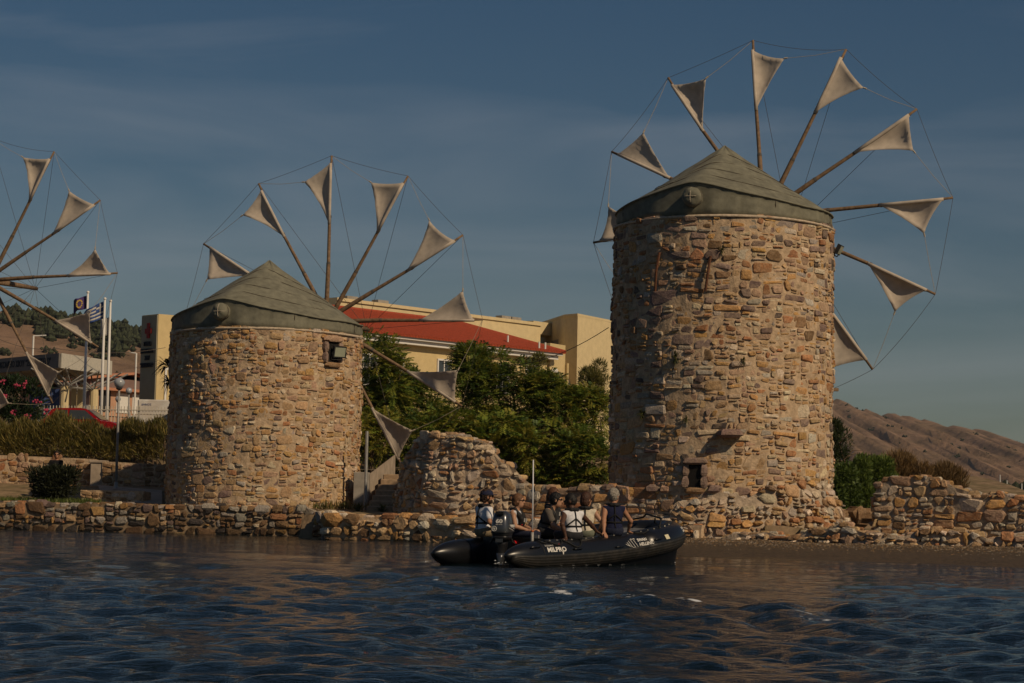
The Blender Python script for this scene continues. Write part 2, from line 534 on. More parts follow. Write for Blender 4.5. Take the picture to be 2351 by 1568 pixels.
def rubble_wall(o_name, label, cat, pts, z0, top, thick, sizes, weights, rng, gap=.03, proud=.05, batter=0.0, k=1.45,
                mortar=None, group=None, limit=300, crest=True, bulge=.05, rnd=.25, colf=None, crest_r=(.13,.24), stone_mat=None):
    """a free-standing rubble wall along a polyline (left to right as seen by the camera), z0(u) base, top(u) height"""
    Ltot, f = poly_path(pts)
    zt = [top(u) for u in np.linspace(0, Ltot, 60)]; zb = [z0(u) for u in np.linspace(0, Ltot, 60)]
    Hm = max(zt) - min(zb); zmin = min(zb)
    root = empty(o_name, f(Ltot/2)[0] + Vector((0, 0, zmin)), label, cat, group)
    def mapf(u, v, h):
        p, n = f(u)
        h = h + batter * (1 - min(max(v / max(Hm, .1), 0), 1)) + bulge * vnoise(u*1.7, v*2.1, 3)
        q = p + n * h
        return (q.x, q.y, zmin + v)
    # mortar core with an uneven crest
    nu = max(8, int(Ltot / .22)); nv = 7
    V, F = [], []
    us = np.linspace(0, Ltot, nu)
    ring = 2 * nv
    for u in us:
        t, b = top(u) - zmin, z0(u) - zmin
        p, n = f(u)
        for j in range(nv):
            v = b + (t - b) * j / (nv - 1)
            V.append(mapf(u, v, rng.normal(0, .012)))
        for j in range(nv - 1, -1, -1):
            v = b + (t - b) * j / (nv - 1)
            q = mapf(u, v, 0); w = p - n * (thick + .3 * batter * (1 - j/(nv-1)))
            V.append((w.x, w.y, q[2] - (.04 if j == nv-1 else 0)))
    for i in range(nu - 1):
        for j in range(ring):
            l = (j+1) % ring
            F.append((i*ring+j, i*ring+l, (i+1)*ring+l, (i+1)*ring+j)[::-1])
    F.append(tuple(range(ring))); F.append(tuple((nu-1)*ring + j for j in range(ring))[::-1])
    core = mk("core", V, F, mortar or M_MORTAR, root)
    # face stones
    if isinstance(sizes, tuple): cs = masonry_cells(Ltot, Hm, sizes[0], sizes[1], rng, gap, jit=sizes[2], rnd=rnd, flat=k)
    else:
        pts2 = pack(Ltot, Hm, sizes, rng, k)
        cs = cells(pts2, Ltot, Hm, k, False, gap, rng, rnd)
    cs = [c for c in cs if c[2][1] + zmin < top(c[2][0]) - .02 and c[2][1] + zmin > z0(c[2][0]) - .1]
    cf = colf or (lambda u, v, r_, r: pick(r_, weights))
    lay_stones(cs, mapf, cf, lambda u, v, r_, r: proud * r_.uniform(.5, 1.5), rng, core, limit, mat_=stone_mat)
    # crest stones lying on top
    if crest:
        u = .1
        while u < Ltot - .1:
            r = rng.uniform(*crest_r)
            p, n = f(u)
            for side in ((0.12, .6) if thick > .5 else (.15,)):
                c = p - n * (thick * side); z = top(u) - .02
                d = Vector((-n.y, n.x, 0))
                block("stone", Vector((c.x, c.y, z)), d, r * rng.uniform(.8, 1.2), r * rng.uniform(.7, 1.0), r * rng.uniform(.35, .62), rng, core, np.array(cf(u, Hm, rng, r)), stone_mat)
            u += r * rng.uniform(1.5, 2.1)
    return root, core, mapf

def block(name, c, d, a, b, h, rng, parent, col, mat_=None):
    """one rough boulder or squared block: half-length a along d, half-depth b, half-height h"""
    d = Vector((d[0], d[1], 0)).normalized(); e = Vector((-d.y, d.x, 0)); z = Vector((0, 0, 1))
    V, F = [], []
    rings = [(-.95, .72), (-.45, 1.0), (.4, .97), (.92, .66)]
    n = 8; rots = rng.uniform(0, .4)
    sq = [1.25 if i % 2 else 1.0 for i in range(n)]
    for zz, s in rings:
        for i in range(n):
            g = 2*PI*(i/n) + rots + rng.normal(0, .06)
            m = s * sq[i] * rng.uniform(.86, 1.08) * .92
            V.append(c + d*(a*m*math.cos(g)) + e*(b*m*math.sin(g)) + z*(h*zz*rng.uniform(.88, 1.1)))
    for k in range(3):
        for i in range(n):
            j = (i+1) % n
            F.append((k*n+i, k*n+j, (k+1)*n+j, (k+1)*n+i))
    F.append(tuple(range(n))[::-1]); F.append(tuple(3*n+i for i in range(n)))
    return mk(name, V, F, mat_ or M_STONE, parent, col=np.tile(col, (len(V), 1)))
# ------------------------------------------------------------------ windmills
AX_AZ = rad(21.0)
AX = Vector((math.sin(AX_AZ), math.cos(AX_AZ), 0))        # axle, tail towards the camera, nose away
E1 = Vector((math.cos(AX_AZ), -math.sin(AX_AZ), 0)); EZ = Vector((0, 0, 1))

def tower_map(c, z0, z1, Rb, Rt, seed):
    H = z1 - z0; R = (Rb + Rt) / 2
    def mapf(u, v, h):
        th = u / R - PI
        r = Rb + (Rt - Rb) * v / H + h + .045 * vnoise(th * 3.1, v * 1.3, seed)
        return (c.x + r * math.sin(th), c.y - r * math.cos(th), z0 + v)
    return mapf, 2 * PI * R, H, R

def windmill(label, c, z0, z1, Rb, Rt, Rs, zapex, hub_d, hub_z, Rw, a0, ccw, dish, sizes, colf, seed, limit, openings=(), boss=True, gap=.03, proud=.035, twist=None):
    rng = np.random.default_rng(seed)
    root = empty("windmill", (c.x, c.y, z0), label, "windmill", "old stone windmills on the waterfront")
    mapf, W, H, R = tower_map(c, z0, z1, Rb, Rt, seed)
    # tower: mortar drum
    nt, nv = 120, 30
    V = [mapf(W * i / nt, H * j / nv, rng.normal(0, .01)) for j in range(nv + 1) for i in range(nt)]
    F = [(j*nt+i, j*nt+(i+1) % nt, (j+1)*nt+(i+1) % nt, (j+1)*nt+i) for j in range(nv) for i in range(nt)]
    F.append(tuple(nv*nt+i for i in range(nt)))
    tower = mk("tower", V, F, M_MORTAR, root)
    cs = masonry_cells(W, H, sizes[0], sizes[1], rng, gap, True, sizes[2], sizes[3], sizes[4])
    def free(cn):
        th = (cn[0] / R - PI)
        for (t, z, hw, hh) in openings:
            if abs(th - t) * R < hw + .12 and abs(cn[1] + z0 - z) < hh + .1: return False
        return True
    cs = [q for q in cs if free(q[2])]
    lay_stones(cs, mapf, colf, lambda u, v, r_, r: proud * r_.choice([-.2, .4, .8, 1.2, 2.0]), rng, tower, limit)
    # cement coping under the canvas
    ring = []
    for zz, rr in ((-.06, Rt + .03), (-.04, Rt + .06), (.0, Rt + .06), (.03, Rt - .02), (.03, Rt - .4)):
        ring.append([(c.x + (rr + .012*math.sin(5*g + zz*40)) * math.cos(g), c.y + (rr + .012*math.sin(5*g + zz*40)) * math.sin(g), z1 + zz + .02*math.sin(3*g)) for g in np.linspace(0, 2*PI, 97)[:-1]])
    MB().loft(ring, caps=False).build("coping", mat("cement_coping", (.47,.38,.28), .9, .25, 4, .6, 20), root, True)
    # canvas cap: upright skirt that rises to a gable over each end of the axle, then a tent to the peak
    g_tail = math.atan2(-AX.y, -AX.x); g_nose = math.atan2(AX.y, AX.x)
    def dang(a, b): return (a - b + PI) % (2*PI) - PI
    def eave(g):
        return .36 + .62*math.exp(-(abs(dang(g, g_tail))/.62)**1.5) + .5*math.exp(-(abs(dang(g, g_nose))/.62)**1.5) + .012*math.sin(9*g)
    ng = 144; gs = [2*PI*i/ng for i in range(ng)]
    zb = z1 + .02; peak = Vector((c.x, c.y, zapex))
    def wr(g, t): return .032*math.sin(23*g + 3*math.sin(4*g)) * t + .014*math.sin(47*g + 2.0*t*6) + .02*math.sin(11*g + 1.7)*t
    rows = []
    for t in (0, .25, .5, .75, .93):
        rows.append([Vector((c.x + (Rs + wr(g, 1-t)) * math.cos(g), c.y + (Rs + wr(g, 1-t)) * math.sin(g), zb + eave(g) * t)) for g in gs])
    ev = [Vector((c.x + (Rs + .035) * math.cos(g), c.y + (Rs + .035) * math.sin(g), zb + eave(g))) for g in gs]
    rows.append(ev)
    for t in (.04, .15, .3, .45, .6, .75, .88, .96, .995):
        sg = .03 * math.sin(PI * t)
        rows.append([p.lerp(peak, t) - EZ * (sg + .022 * math.sin(5*g + 9*t) + .014 * math.sin(13*g - 7*t)) for p, g in zip(ev, gs)])
    cap = MB().loft(rows).build("canvas_cap", M_CANVAS, root, True)
    MB().tube([p + EZ * .005 for p in ev], .028, 6, closed=True).build("eave_hem", M_CANVAS, cap, True)
    for k, (t, ga, gb) in enumerate(((.18, -2.5, -.4), (.37, -2.3, -.2), (.57, -2.2, -.1), (.76, -2.4, .0), (.30, 2.6, 4.0), (.62, 2.7, 3.9))):
        line = []
        for i in range(25):
            g = ga + (gb - ga) * i / 24
            q = Vector((c.x + (Rs + .035) * math.cos(g), c.y + (Rs + .035) * math.sin(g), zb + eave(g)))
            tt = t * (.55 + .45 * math.sin(PI * (i / 24) ** .7)) + .05
            line.append(q.lerp(peak, tt) - EZ * (.03 * math.sin(PI * tt) - .006))
        MB().tube(line, .009, 5).build("seam", M_SEAM, cap, True)
    for g in (g_tail + .75, g_tail + 1.6, g_tail - .9, g_tail - 1.7):
        MB().tube([(c.x + (Rs + .012) * math.cos(g), c.y + (Rs + .012) * math.sin(g), zb + eave(g) * t) for t in (.02, .3, .6, .97)], .012, 5).build("seam", M_SEAM, cap, True)
    # axle with its canvas-wrapped tail boss
    A = lambda d, z=0.0: Vector((c.x, c.y, hub_z + z)) + AX * d
    axle = MB().tube([A(-Rs + .1, -.15), A(0), A(hub_d - .35), A(hub_d + .35)], [.22, .26, .28, .24], 12).build("axle", M_WOOD, root, True)
    if boss:
        tz = z1 + .55
        bc = Vector((c.x, c.y, tz)) - AX * (Rs - .08)
        prof = [(.29, -.1), (.28, .15), (.265, .22), (.30, .26), (.29, .34), (.24, .41), (.13, .445), (.02, .455)]
        b = MB().lathe(prof, bc, 20, -AX)
        for i, v in enumerate(b.v):
            b.v[i] = v + (v - bc).normalized() * .03 * vnoise(v.x * 14, v.z * 14, seed)
        boss_o = b.build("axle_boss", M_CANVAS, root, True)
        MB().tube([bc - AX * .21 + (E1 * math.cos(q) + EZ * math.sin(q)) * .285 for q in np.linspace(0, 2*PI, 17)[:-1]], .02, 5, closed=True).build("lashing", M_ROPE, boss_o)
        for e in (E1, EZ):
            MB().tube([bc - AX * d + e * r for r, d in ((-.27,.37), (-.12,.462), (.12,.462), (.27,.37))], .012, 5).build("lashing", M_ROPEL, boss_o)
    hub = A(hub_d)
    bow = A(hub_d + 3.6)
    MB().tube([A(hub_d + .2), bow + AX * .12], [.15, .085], 9).build("bowsprit", M_WOOD, root, True)
    tips = []
    for k in range(12):
        th = a0 + k * PI / 6
        d = E1 * math.cos(th) + EZ * math.sin(th); t = E1 * -math.sin(th) + EZ * math.cos(th)      # radial, ccw tangent
        off = AX * ((-1)**k * .13)
        rr = Rw * rng.uniform(.985, 1.015)
        tip = hub + off * .3 + d * rr + AX * dish
        at = lambda f: hub + off * (1 - f) + d * (rr * f) + AX * (dish * f * f) + t * (.03 * math.sin(f * 5 + k))
        spoke = MB().tube([hub + off, at(.12), at(.34), at(.36), at(.62), at(.64), at(.8), tip], [.09, .09, .08, .068, .06, .052, .045, .04], 8).build("spoke", M_WOOD, root, True)
        for f in (.345, .63):      # lashed scarf joints
            MB().tube([at(f - .012), at(f), at(f + .012)], [.08 - .03 * f, .095 - .03 * f, .08 - .03 * f], 8).build("lashing", M_ROPE, spoke)
        # triangular canvas: luff on the spar, clew sheeted to the next tip
        sg = 1 if ccw else -1
        Aq, Bq = at(rng.uniform(.94, .955)) - AX * .06, at(rng.uniform(.585, .62)) - AX * .06
        Cq = hub + d * (rr * rng.uniform(.835, .885)) + t * (sg * Rw * rng.uniform(.165, .19)) + AX * (dish * .8 - rng.uniform(.05, .3))
        n = 12; SV, idx = [], {}
        kb, ka = rng.uniform(.02, .075), rng.uniform(.015, .045); bl_ = rng.uniform(.2, .9)
        for i in range(n + 1):
            for j in range(n + 1 - i):
                a, b = i / n, j / n; cc = 1 - a - b
                p = Aq * a + Bq * b + Cq * cc
                p += (Aq - (Bq + Cq) / 2) * (kb * 4 * b * cc * (1 - a)) + (Bq - (Aq + Cq) / 2) * (ka * 4 * a * cc * (1 - b))
                p -= AX * (-.28 * 27 * a * b * cc * bl_ - .16 * b * cc)
                p += AX * (.05 * .6 * bl_ * math.sin(38 * a + 14 * b + k * 1.7) * (cc * b * 4) + .02 * math.sin(30 * (a - b)) * cc)
                idx[i, j] = len(SV); SV.append(p)
        SF = []
        for i in range(n):
            for j in range(n - i):
                SF.append((idx[i, j], idx[i+1, j], idx[i, j+1]))
                if j < n - i - 1: SF.append((idx[i+1, j], idx[i+1, j+1], idx[i, j+1]))
        so = mk("sail", SV, SF, M_SAIL, spoke, True)
        md = so.modifiers.new("cloth", 'SOLIDIFY'); md.thickness = .012; md.offset = 0
        MB().tube([Aq.lerp(Bq, q) + AX * .03 for q in (0, .25, .5, .75, 1)], .06, 8).build("sail_sleeve", M_SAIL, spoke, True)
        tips.append(tip)
        windmill.tmp.append((spoke, Cq, k, sg))
    for spoke, Cq, k, sg in windmill.tmp:
        nx = tips[(k + sg) % 12]
        MB().tube([Cq, Cq.lerp(nx, .5) - EZ * .05, nx], .008, 5).build("sheet_rope", M_ROPEL, spoke)
        MB().tube([Cq - (nx - Cq).normalized() * .02, Cq + (nx - Cq).normalized() * .10], .028, 5).build("sheet_knot", M_ROPEL, spoke)
    windmill.tmp.clear()
    for k in range(12):
        a, b = tips[k], tips[(k + 1) % 12]
        MB().tube(sag(a, b, rng.uniform(.02, .14)), .0075, 5).build("rim_rope", M_ROPE, root)
        MB().tube([a, bow], .008, 5).build("stay_rope", M_ROPE, root)
    return root, mapf, R, W, tower
windmill.tmp = []

W_TAN = dict(tan=5, ochre=3.2, pink=2.2, pale=2.0, rust=1.3, grey=1.0, purple=.5, dark=.12, cream=1.6)
W_PURP = dict(purple=7, pink=1.8, brown=1.0, tan=1.6, rust=1.0, grey=1.5, ochre=.9, dark=.9)
W_PALE = dict(pale=4.5, pink=2.0, tan=2.4, grey=1.6, ochre=1.9, rust=1.1, purple=1.6, cream=1.4, dark=.5)
def col_mid(u, v, rng, r):
    return pick(rng, W_TAN if r < .16 else dict(tan=4, pale=2.4, ochre=2, purple=1.3, pink=2, grey=1))
def col_right(u, v, rng, r):
    t = (v - 4.6 + .5 * math.sin(u * .8)) / 1.8
    if rng.random() < np.clip(t, .1, .92):
        return pick(rng, W_PURP if r > .1 else W_TAN)
    return pick(rng, W_PALE if r > .1 else W_TAN)

C_MID = PZ(602, 81.5, .9)
C_RIGHT = PZ(1652, 70.0, .85)
_hl = P(-25, 640, 97.3); C_LEFT = Vector((_hl.x - 5.65 * AX.x, 97.3 - 5.65 * AX.y, 1.4))
S_MID = (.34, .085, .16, .24, 1.6)
S_RIGHT = (.40, .085, .13, .2, 1.75)
mill_mid, map_mid, R_mid, W_mid, tower_mid = windmill(
    "squat ochre stone windmill left of the trees, floodlight under its green canvas cap", C_MID, .55, 7.13, 3.44, 3.42, 3.40, 9.85,
    4.95, 8.05, 6.36, rad(.3), True, .10, S_MID, col_mid, 11, 300, openings=((.83, 6.42, .24, .36),), gap=.02, proud=.026)
mill_right, map_right, R_right, W_right, tower_right = windmill(
    "tallest stone windmill behind the rubber boat, upper courses purple-brown", C_RIGHT, .2, 9.87, 3.43, 3.38, 3.33, 12.5,
    4.9, 10.85, 6.15, rad(5.5), False, .55, S_RIGHT, col_right, 23, 300, openings=((-.31, 2.15, .2, .36),), gap=.03, proud=.027)
mill_left, map_left, R_left, W_left, tower_left = windmill(
    "windmill cut off by the left edge, only sails and spokes showing", C_LEFT, 1.2, 9.4, 3.0, 2.95, 2.9, 12.0,
    5.65, 10.45, 6.3, rad(2.0), True, .12, (.5, .25, .15, .2, 1.6), col_mid, 37, 0, gap=.05)

def on_tower(c, R, th, z, h=0.0):
    return Vector((c.x + (R + h) * math.sin(th), c.y - (R + h) * math.cos(th), z))

def opening(tower, c, R, th, z, hw, hh, lintel_col, rng, name="window_opening_shade"):
    """a dark block painted as the shade of an opening, framed with dressed stones"""
    n = Vector((math.sin(th), -math.cos(th), 0)); e = Vector((math.cos(th), math.sin(th), 0))
    o = on_tower(c, R, th, z)
    MB().obox(o - e*hw - EZ*hh - n*.25, e*2*hw, n*.31, EZ*2*hh).build(name, mat("deep_shade", (.012,.010,.009), .95, .1), tower)  # solid box, the darkness inside is painted by its colour
    for s in (-1, 1):
        for q in (-.5, .5):
            block("jamb_stone", o + e*s*(hw + .1) + EZ*q*hh*1.02 + n*.02, e, .12, .14, hh*.52, rng, tower, np.array(PAL["purple"]) * rng.uniform(.8, 1.1))
    block("lintel", o + EZ*(hh + .10) + n*.05, e, hw + .26, .16, .11, rng, tower, lintel_col)
    block("sill_stone", o - EZ*(hh + .08) + n*.04, e, hw + .16, .14, .09, rng, tower, np.array(PAL["brown"]) * 1.2)
_r = np.random.default_rng(5)
opening(tower_mid, C_MID, 3.43, .83, 6.42, .24, .36, np.array(PAL["pink"]), _r)
opening(tower_right, C_RIGHT, 3.43, -.31, 2.15, .18, .34, np.array(PAL["purple"]), _r, "doorway_opening_shade")
# corbel stone, rusted iron bars and a beam stub on the tall mill
thc = -.02
block("corbel_stone", on_tower(C_RIGHT, 3.62, thc, 3.42), Vector((math.cos(thc), math.sin(thc), 0)), .42, .34, .13, _r, tower_right, np.array((.2,.13,.115)))
for xx, ya, yb in ((1514, 575, 665), (1624, 590, 670)):
    th = math.asin((P(xx, 620, 67).x - C_RIGHT.x) / 3.43)
    za, zb_ = P(xx, ya, 66.8).z, P(xx, yb, 66.8).z
    MB().tube([on_tower(C_RIGHT, 3.5, th + .02, za), on_tower(C_RIGHT, 3.56, th, (za + zb_)/2), on_tower(C_RIGHT, 3.5, th - .02, zb_)], .045, 6).build("iron_bar", M_IRON, tower_right)
sb = P(1905, 897, 72)
MB().obox((sb.x - .7, sb.y, sb.z), (1.0, .1, 0), (0, .22, 0), (0, .02, .1)).build("beam_stub", M_WOOD, tower_right)

def tuft(name, p, n, size, rng, label, cat, parent=None, col=(.07,.075,.02), droop=.3):
    """small wall plant of thin leaves growing out of a joint"""
    V, F, Cc = [], [], []
    for i in range(46):
        d = (n * rng.uniform(.3, 1) + Vector(rng.normal(0, .75, 3)) + EZ * .25).normalized()
        s = size * rng.uniform(.5, 1.1); w = size * .06
        side = d.cross(EZ); side = side.normalized() if side.length > .01 else Vector((1,0,0))
        m = p + d * s * .55 + EZ * s * .1; e = p + d * s - EZ * s * droop * rng.uniform(.2, 1)
        b = len(V); V += [p - side*w*.5, p + side*w*.5, m + side*w, m - side*w, e]
        F += [(b, b+1, b+2, b+3), (b+3, b+2, b+4)]
        Cc += [np.array(col) * rng.uniform(.6, 1.5)] * 5
    o = mk(name, V, F, M_LEAF, parent, col=np.array(Cc))
    return tag(o, label, cat) if parent is None else o
for (xx, yy, sz) in ((1655, 578, .22), (1552, 822, .30), (1704, 830, .2), (1480, 950, .3), (1575, 965, .2)):
    th = math.asin(max(-.95, min(.95, (P(xx, yy, 66.9).x - C_RIGHT.x) / 3.43)))
    q = on_tower(C_RIGHT, 3.45, th, P(xx, yy, 66.9).z)
    tuft("wall_plant", q, Vector((math.sin(th), -math.cos(th), 0)), sz, _r, None, None, tower_right)
q = on_tower(C_MID, 3.46, -1.5, P(378, 840, 81).z)
tuft("wall_plant", q, Vector((-1, -.2, 0)), .75, _r, None, None, tower_mid, (.035,.03,.015))
tuft("wall_plant", q - EZ*.55, Vector((-1, -.2, -.3)), .45, _r, None, None, tower_mid, (.035,.03,.015))
# ------------------------------------------------------------------ ground, water, hills
def sstep(a, b, x):
    t = np.clip((x - a) / (b - a), 0, 1); return t * t * (3 - 2 * t)

SHX = np.array([-60, -6.75, -6.7, -.9, 3.0, 5.2, 9.6, 14, 30.]); SHY = np.array([79.0, 78.2, 72.0, 70.0, 68.0, 66.6, 64.5, 62.8, 57.])
def shore(X): return np.interp(X, SHX, SHY)
def ground_z(X, Y):
    s = shore(X)
    left = .9 + .75 * sstep(82, 90, Y) + 1.1 * sstep(91.7, 92.2, Y) + .95 * sstep(93, 100, Y)
    mid = .75 + .35 * sstep(73, 84, Y) + 2.6 * sstep(84, 99, Y)
    right = -.6 + 1.9 * sstep(80, 96, Y) + 2.2 * sstep(96, 130, Y)
    wl_ = sstep(-11.0, -13.5, X); wr_ = sstep(8.2, 10.5, X)
    z = left * wl_ + mid * (1 - wl_)
    z = z * (1 - wr_) + right * wr_
    z = z + .5 * sstep(130, 400, Y)
    z = z + .05 * vnoise(X * 1.3, Y * 1.1, 4) * sstep(.5, 3, Y - s)
    return np.where(Y < s + .35, -1.5, z)

def grid_mesh(name, xs, ys, zf, mat_, smooth=True, kind="structure"):
    X, Y = np.meshgrid(xs, ys); Z = zf(X, Y)
    V = np.stack([X, Y, Z], -1).reshape(-1, 3)
    nx, ny = len(xs), len(ys)
    i = np.arange(nx * ny).reshape(ny, nx)
    F = np.stack([i[:-1, :-1], i[:-1, 1:], i[1:, 1:], i[1:, :-1]], -1).reshape(-1, 4)
    return mk_np(name, V, F, mat_, None, smooth, kind=kind)

M_EARTH = mat("dry_earth", (.27,.19,.115), .95, .3, .8, .7, 8, .1, dist=.05, c2=(.19,.145,.08))
M_PAVE = mat("concrete_path", (.36,.29,.22), .9, .2, 1.0, .4, 14, .15)
ground = grid_mesh("ground", np.concatenate([np.arange(-46, 26.01, .5)]), np.concatenate([np.arange(56, 112, .5), np.arange(112, 171, 3.)]), ground_z, M_EARTH)
land = grid_mesh("terrain", np.array([-4000., -900, -300, -100, 100, 300, 900, 4000]), np.array([168., 260, 500, 900, 2000, 4500]), lambda X, Y: np.where(X > 60, -.5, 4.1) + 0*Y, mat("far_land", (.16,.135,.105), .95, .3, .02))

# sloping shingle beach on the right
WALLY = lambda X: np.interp(X, [3.5, 5.6, 9.6, 13.6, 24], [66.2, 65.0, 62.7, 60.9, 56.0])
WATY = lambda X: np.interp(X, [3.5, 4.6, 8.0, 11.4, 24], [60.5, 57.6, 54.4, 51.0, 40.5])
def beach_z(X, T):
    Y = WALLY(X) + 1.0 - T
    w = WALLY(X) - WATY(X) + 1.0
    t = T / w
    return Y, np.interp(t, [0, .12, .55, .8, 1.0, 1.5, 2.6], [.34, .30, .17, .12, .0, -.22, -.9]) + .012 * vnoise(X * 3, T * 4, 2) + .02 * vnoise(X * .9, T * .5, 6)
bx = np.arange(3.4, 24.1, .2); bt = np.concatenate([np.arange(0, 10.5, .2), np.arange(10.5, 24, 1.0)])
BX, BT = np.meshgrid(bx, bt); BY, BZ = beach_z(BX, BT)
ii = np.arange(BX.size).reshape(BX.shape)
M_SHINGLE = mat("wet_shingle", (.105,.07,.038), .75, .45, 9, 1.0, 26, .4, dist=.05, c2=(.06,.04,.022))
beach = mk_np("beach", np.stack([BX, BY, BZ], -1).reshape(-1, 3), np.stack([ii[:-1, :-1], ii[:-1, 1:], ii[1:, 1:], ii[1:, :-1]], -1).reshape(-1, 4), M_SHINGLE, None, True, kind="structure")
_rg = np.random.default_rng(77)
PV, PF, PC = [], [], []
for i in range(5200):
    x = _rg.uniform(3.5, 17); w = float(WALLY(x) - WATY(x)); t = w * abs(_rg.normal(.12, .22))
    y, z = beach_z(np.array(x), np.array(t)); r = _rg.uniform(.014, .036)
    b = len(PV)
    for d in ((1,0,0),(0,1,0),(-1,0,0),(0,-1,0),(0,0,.7),(0,0,-.7)):
        PV.append((x + d[0]*r*_rg.uniform(.7,1.3), float(y) + d[1]*r*_rg.uniform(.7,1.3), float(z) + d[2]*r*.8))
    PF += [(b+p, b+q, b+4) for p, q in ((0,1),(1,2),(2,3),(3,0))]
    PC += [pick(_rg, dict(tan=3, pale=1.0, grey=2, brown=2.5, ochre=1, dark=1)) * (.55)] * 6
tag(mk("pebbles", PV, PF, M_STONE, None, col=np.array(PC), kind="stuff"), "loose shingle pebbles spread over the small beach", "pebbles")

# ---- sea: real waves, finer towards the far shore
def sea_material():
    m = bpy.data.materials.new("sea_water"); m.use_nodes = True
    nt = m.node_tree; N, L = nt.nodes, nt.links
    b = N["Principled BSDF"]
    b.inputs["Roughness"].default_value = .045
    b.inputs["IOR"].default_value = 1.333
    b.inputs["Specular IOR Level"].default_value = .44
    ge = N.new("ShaderNodeNewGeometry")
    # shallow water over the shingle is brown-green, deep water dark blue
    sx = N.new("ShaderNodeSeparateXYZ"); L.new(ge.outputs["Position"], sx.inputs[0])
    dep = N.new("ShaderNodeMath"); dep.operation = 'MULTIPLY_ADD'; dep.inputs[1].default_value = .96; L.new(sx.outputs["X"], dep.inputs[0]); L.new(sx.outputs["Y"], dep.inputs[2])
    mr = N.new("ShaderNodeMapRange"); mr.inputs[1].default_value = 56.0; mr.inputs[2].default_value = 61.5; L.new(dep.outputs[0], mr.inputs[0])
    gx = N.new("ShaderNodeMapRange"); gx.inputs[1].default_value = 1.0; gx.inputs[2].default_value = 5.0; L.new(sx.outputs["X"], gx.inputs[0])
    ml = N.new("ShaderNodeMath"); ml.operation = 'MULTIPLY'; L.new(mr.outputs[0], ml.inputs[0]); L.new(gx.outputs[0], ml.inputs[1])
    mx = N.new("ShaderNodeMix"); mx.data_type = 'RGBA'
    mx.inputs[6].default_value = (.0035, .0085, .012, 1); mx.inputs[7].default_value = (.035, .024, .010, 1)
    L.new(ml.outputs[0], mx.inputs[0])
    # foam flecks left in the propeller wash: broken noise inside a streak behind the boat
    mp = N.new("ShaderNodeMapping"); mp.vector_type = 'TEXTURE'
    mp.inputs["Location"].default_value = (1.1, 27.0, 0); mp.inputs["Rotation"].default_value = (0, 0, rad(-64)); mp.inputs["Scale"].default_value = (10.5, 1.5, 1)
    L.new(ge.outputs["Position"], mp.inputs[0])
    ln = N.new("ShaderNodeVectorMath"); ln.operation = 'LENGTH'
    fl = N.new("ShaderNodeVectorMath"); fl.operation = 'MULTIPLY'; fl.inputs[1].default_value = (1, 1, 0); L.new(mp.outputs[0], fl.inputs[0]); L.new(fl.outputs[0], ln.inputs[0])
    zone = N.new("ShaderNodeMapRange"); zone.inputs[1].default_value = 1.0; zone.inputs[2].default_value = .3; L.new(ln.outputs["Value"], zone.inputs[0])
    n1 = N.new("ShaderNodeTexNoise"); n1.inputs["Scale"].default_value = 2.4; n1.inputs["Detail"].default_value = 7; n1.inputs["Roughness"].default_value = .62; L.new(ge.outputs["Position"], n1.inputs["Vector"])
    ad = N.new("ShaderNodeMath"); ad.operation = 'MULTIPLY_ADD'; ad.inputs[1].default_value = .13; L.new(zone.outputs[0], ad.inputs[0]); L.new(n1.outputs["Fac"], ad.inputs[2])
    fm = N.new("ShaderNodeMapRange"); fm.inputs[1].default_value = .725; fm.inputs[2].default_value = .775; L.new(ad.outputs[0], fm.inputs[0])
    zc = N.new("ShaderNodeMath"); zc.operation = 'GREATER_THAN'; zc.inputs[1].default_value = .02; L.new(zone.outputs[0], zc.inputs[0])
    fz = N.new("ShaderNodeMath"); fz.operation = 'MULTIPLY'; L.new(fm.outputs[0], fz.inputs[0]); L.new(zc.outputs[0], fz.inputs[1])
    m2 = N.new("ShaderNodeMix"); m2.data_type = 'RGBA'; m2.inputs[7].default_value = (.62, .64, .66, 1)
    L.new(fz.outputs[0], m2.inputs[0]); L.new(mx.outputs[2], m2.inputs[6]); L.new(m2.outputs[2], b.inputs["Base Color"])
    rr = N.new("ShaderNodeMapRange"); rr.inputs[3].default_value = .045; rr.inputs[4].default_value = .8; L.new(fz.outputs[0], rr.inputs[0]); L.new(rr.outputs[0], b.inputs["Roughness"])
    # ripples finer than the mesh
    mp2 = N.new("ShaderNodeMapping"); mp2.inputs["Scale"].default_value = (.75, 1.6, 1); L.new(ge.outputs["Position"], mp2.inputs[0])
    r1 = N.new("ShaderNodeTexNoise"); r1.inputs["Scale"].default_value = 6.5; r1.inputs["Detail"].default_value = 5; r1.inputs["Roughness"].default_value = .6; r1.inputs["Distortion"].default_value = .4; L.new(mp2.outputs[0], r1.inputs["Vector"])
    bp = N.new("ShaderNodeBump"); bp.inputs["Strength"].default_value = .85; bp.inputs["Distance"].default_value = .055; r2 = N.new("ShaderNodeTexNoise"); r2.inputs["Scale"].default_value = 19.0; r2.inputs["Detail"].default_value = 3; L.new(mp2.outputs[0], r2.inputs["Vector"])
    rs = N.new("ShaderNodeMath"); rs.operation = 'MULTIPLY_ADD'; rs.inputs[1].default_value = .3; L.new(r2.outputs["Fac"], rs.inputs[0]); L.new(r1.outputs["Fac"], rs.inputs[2]); L.new(rs.outputs[0], bp.inputs["Height"]); L.new(bp.outputs[0], b.inputs["Normal"])
    return m
M_SEA = sea_material()
rows = [92.0]
while rows[-1] > 7.0:
    y = rows[-1]; rows.append(y - min(.30, max(.03, y * y / 5460 * .8)))
WY = np.array(rows); WU = np.linspace(-1, 1, 560)
WX = (WU[None, :] * (WY[:, None] * .27 + 4.5)); WYY = np.repeat(WY[:, None], len(WU), 1)
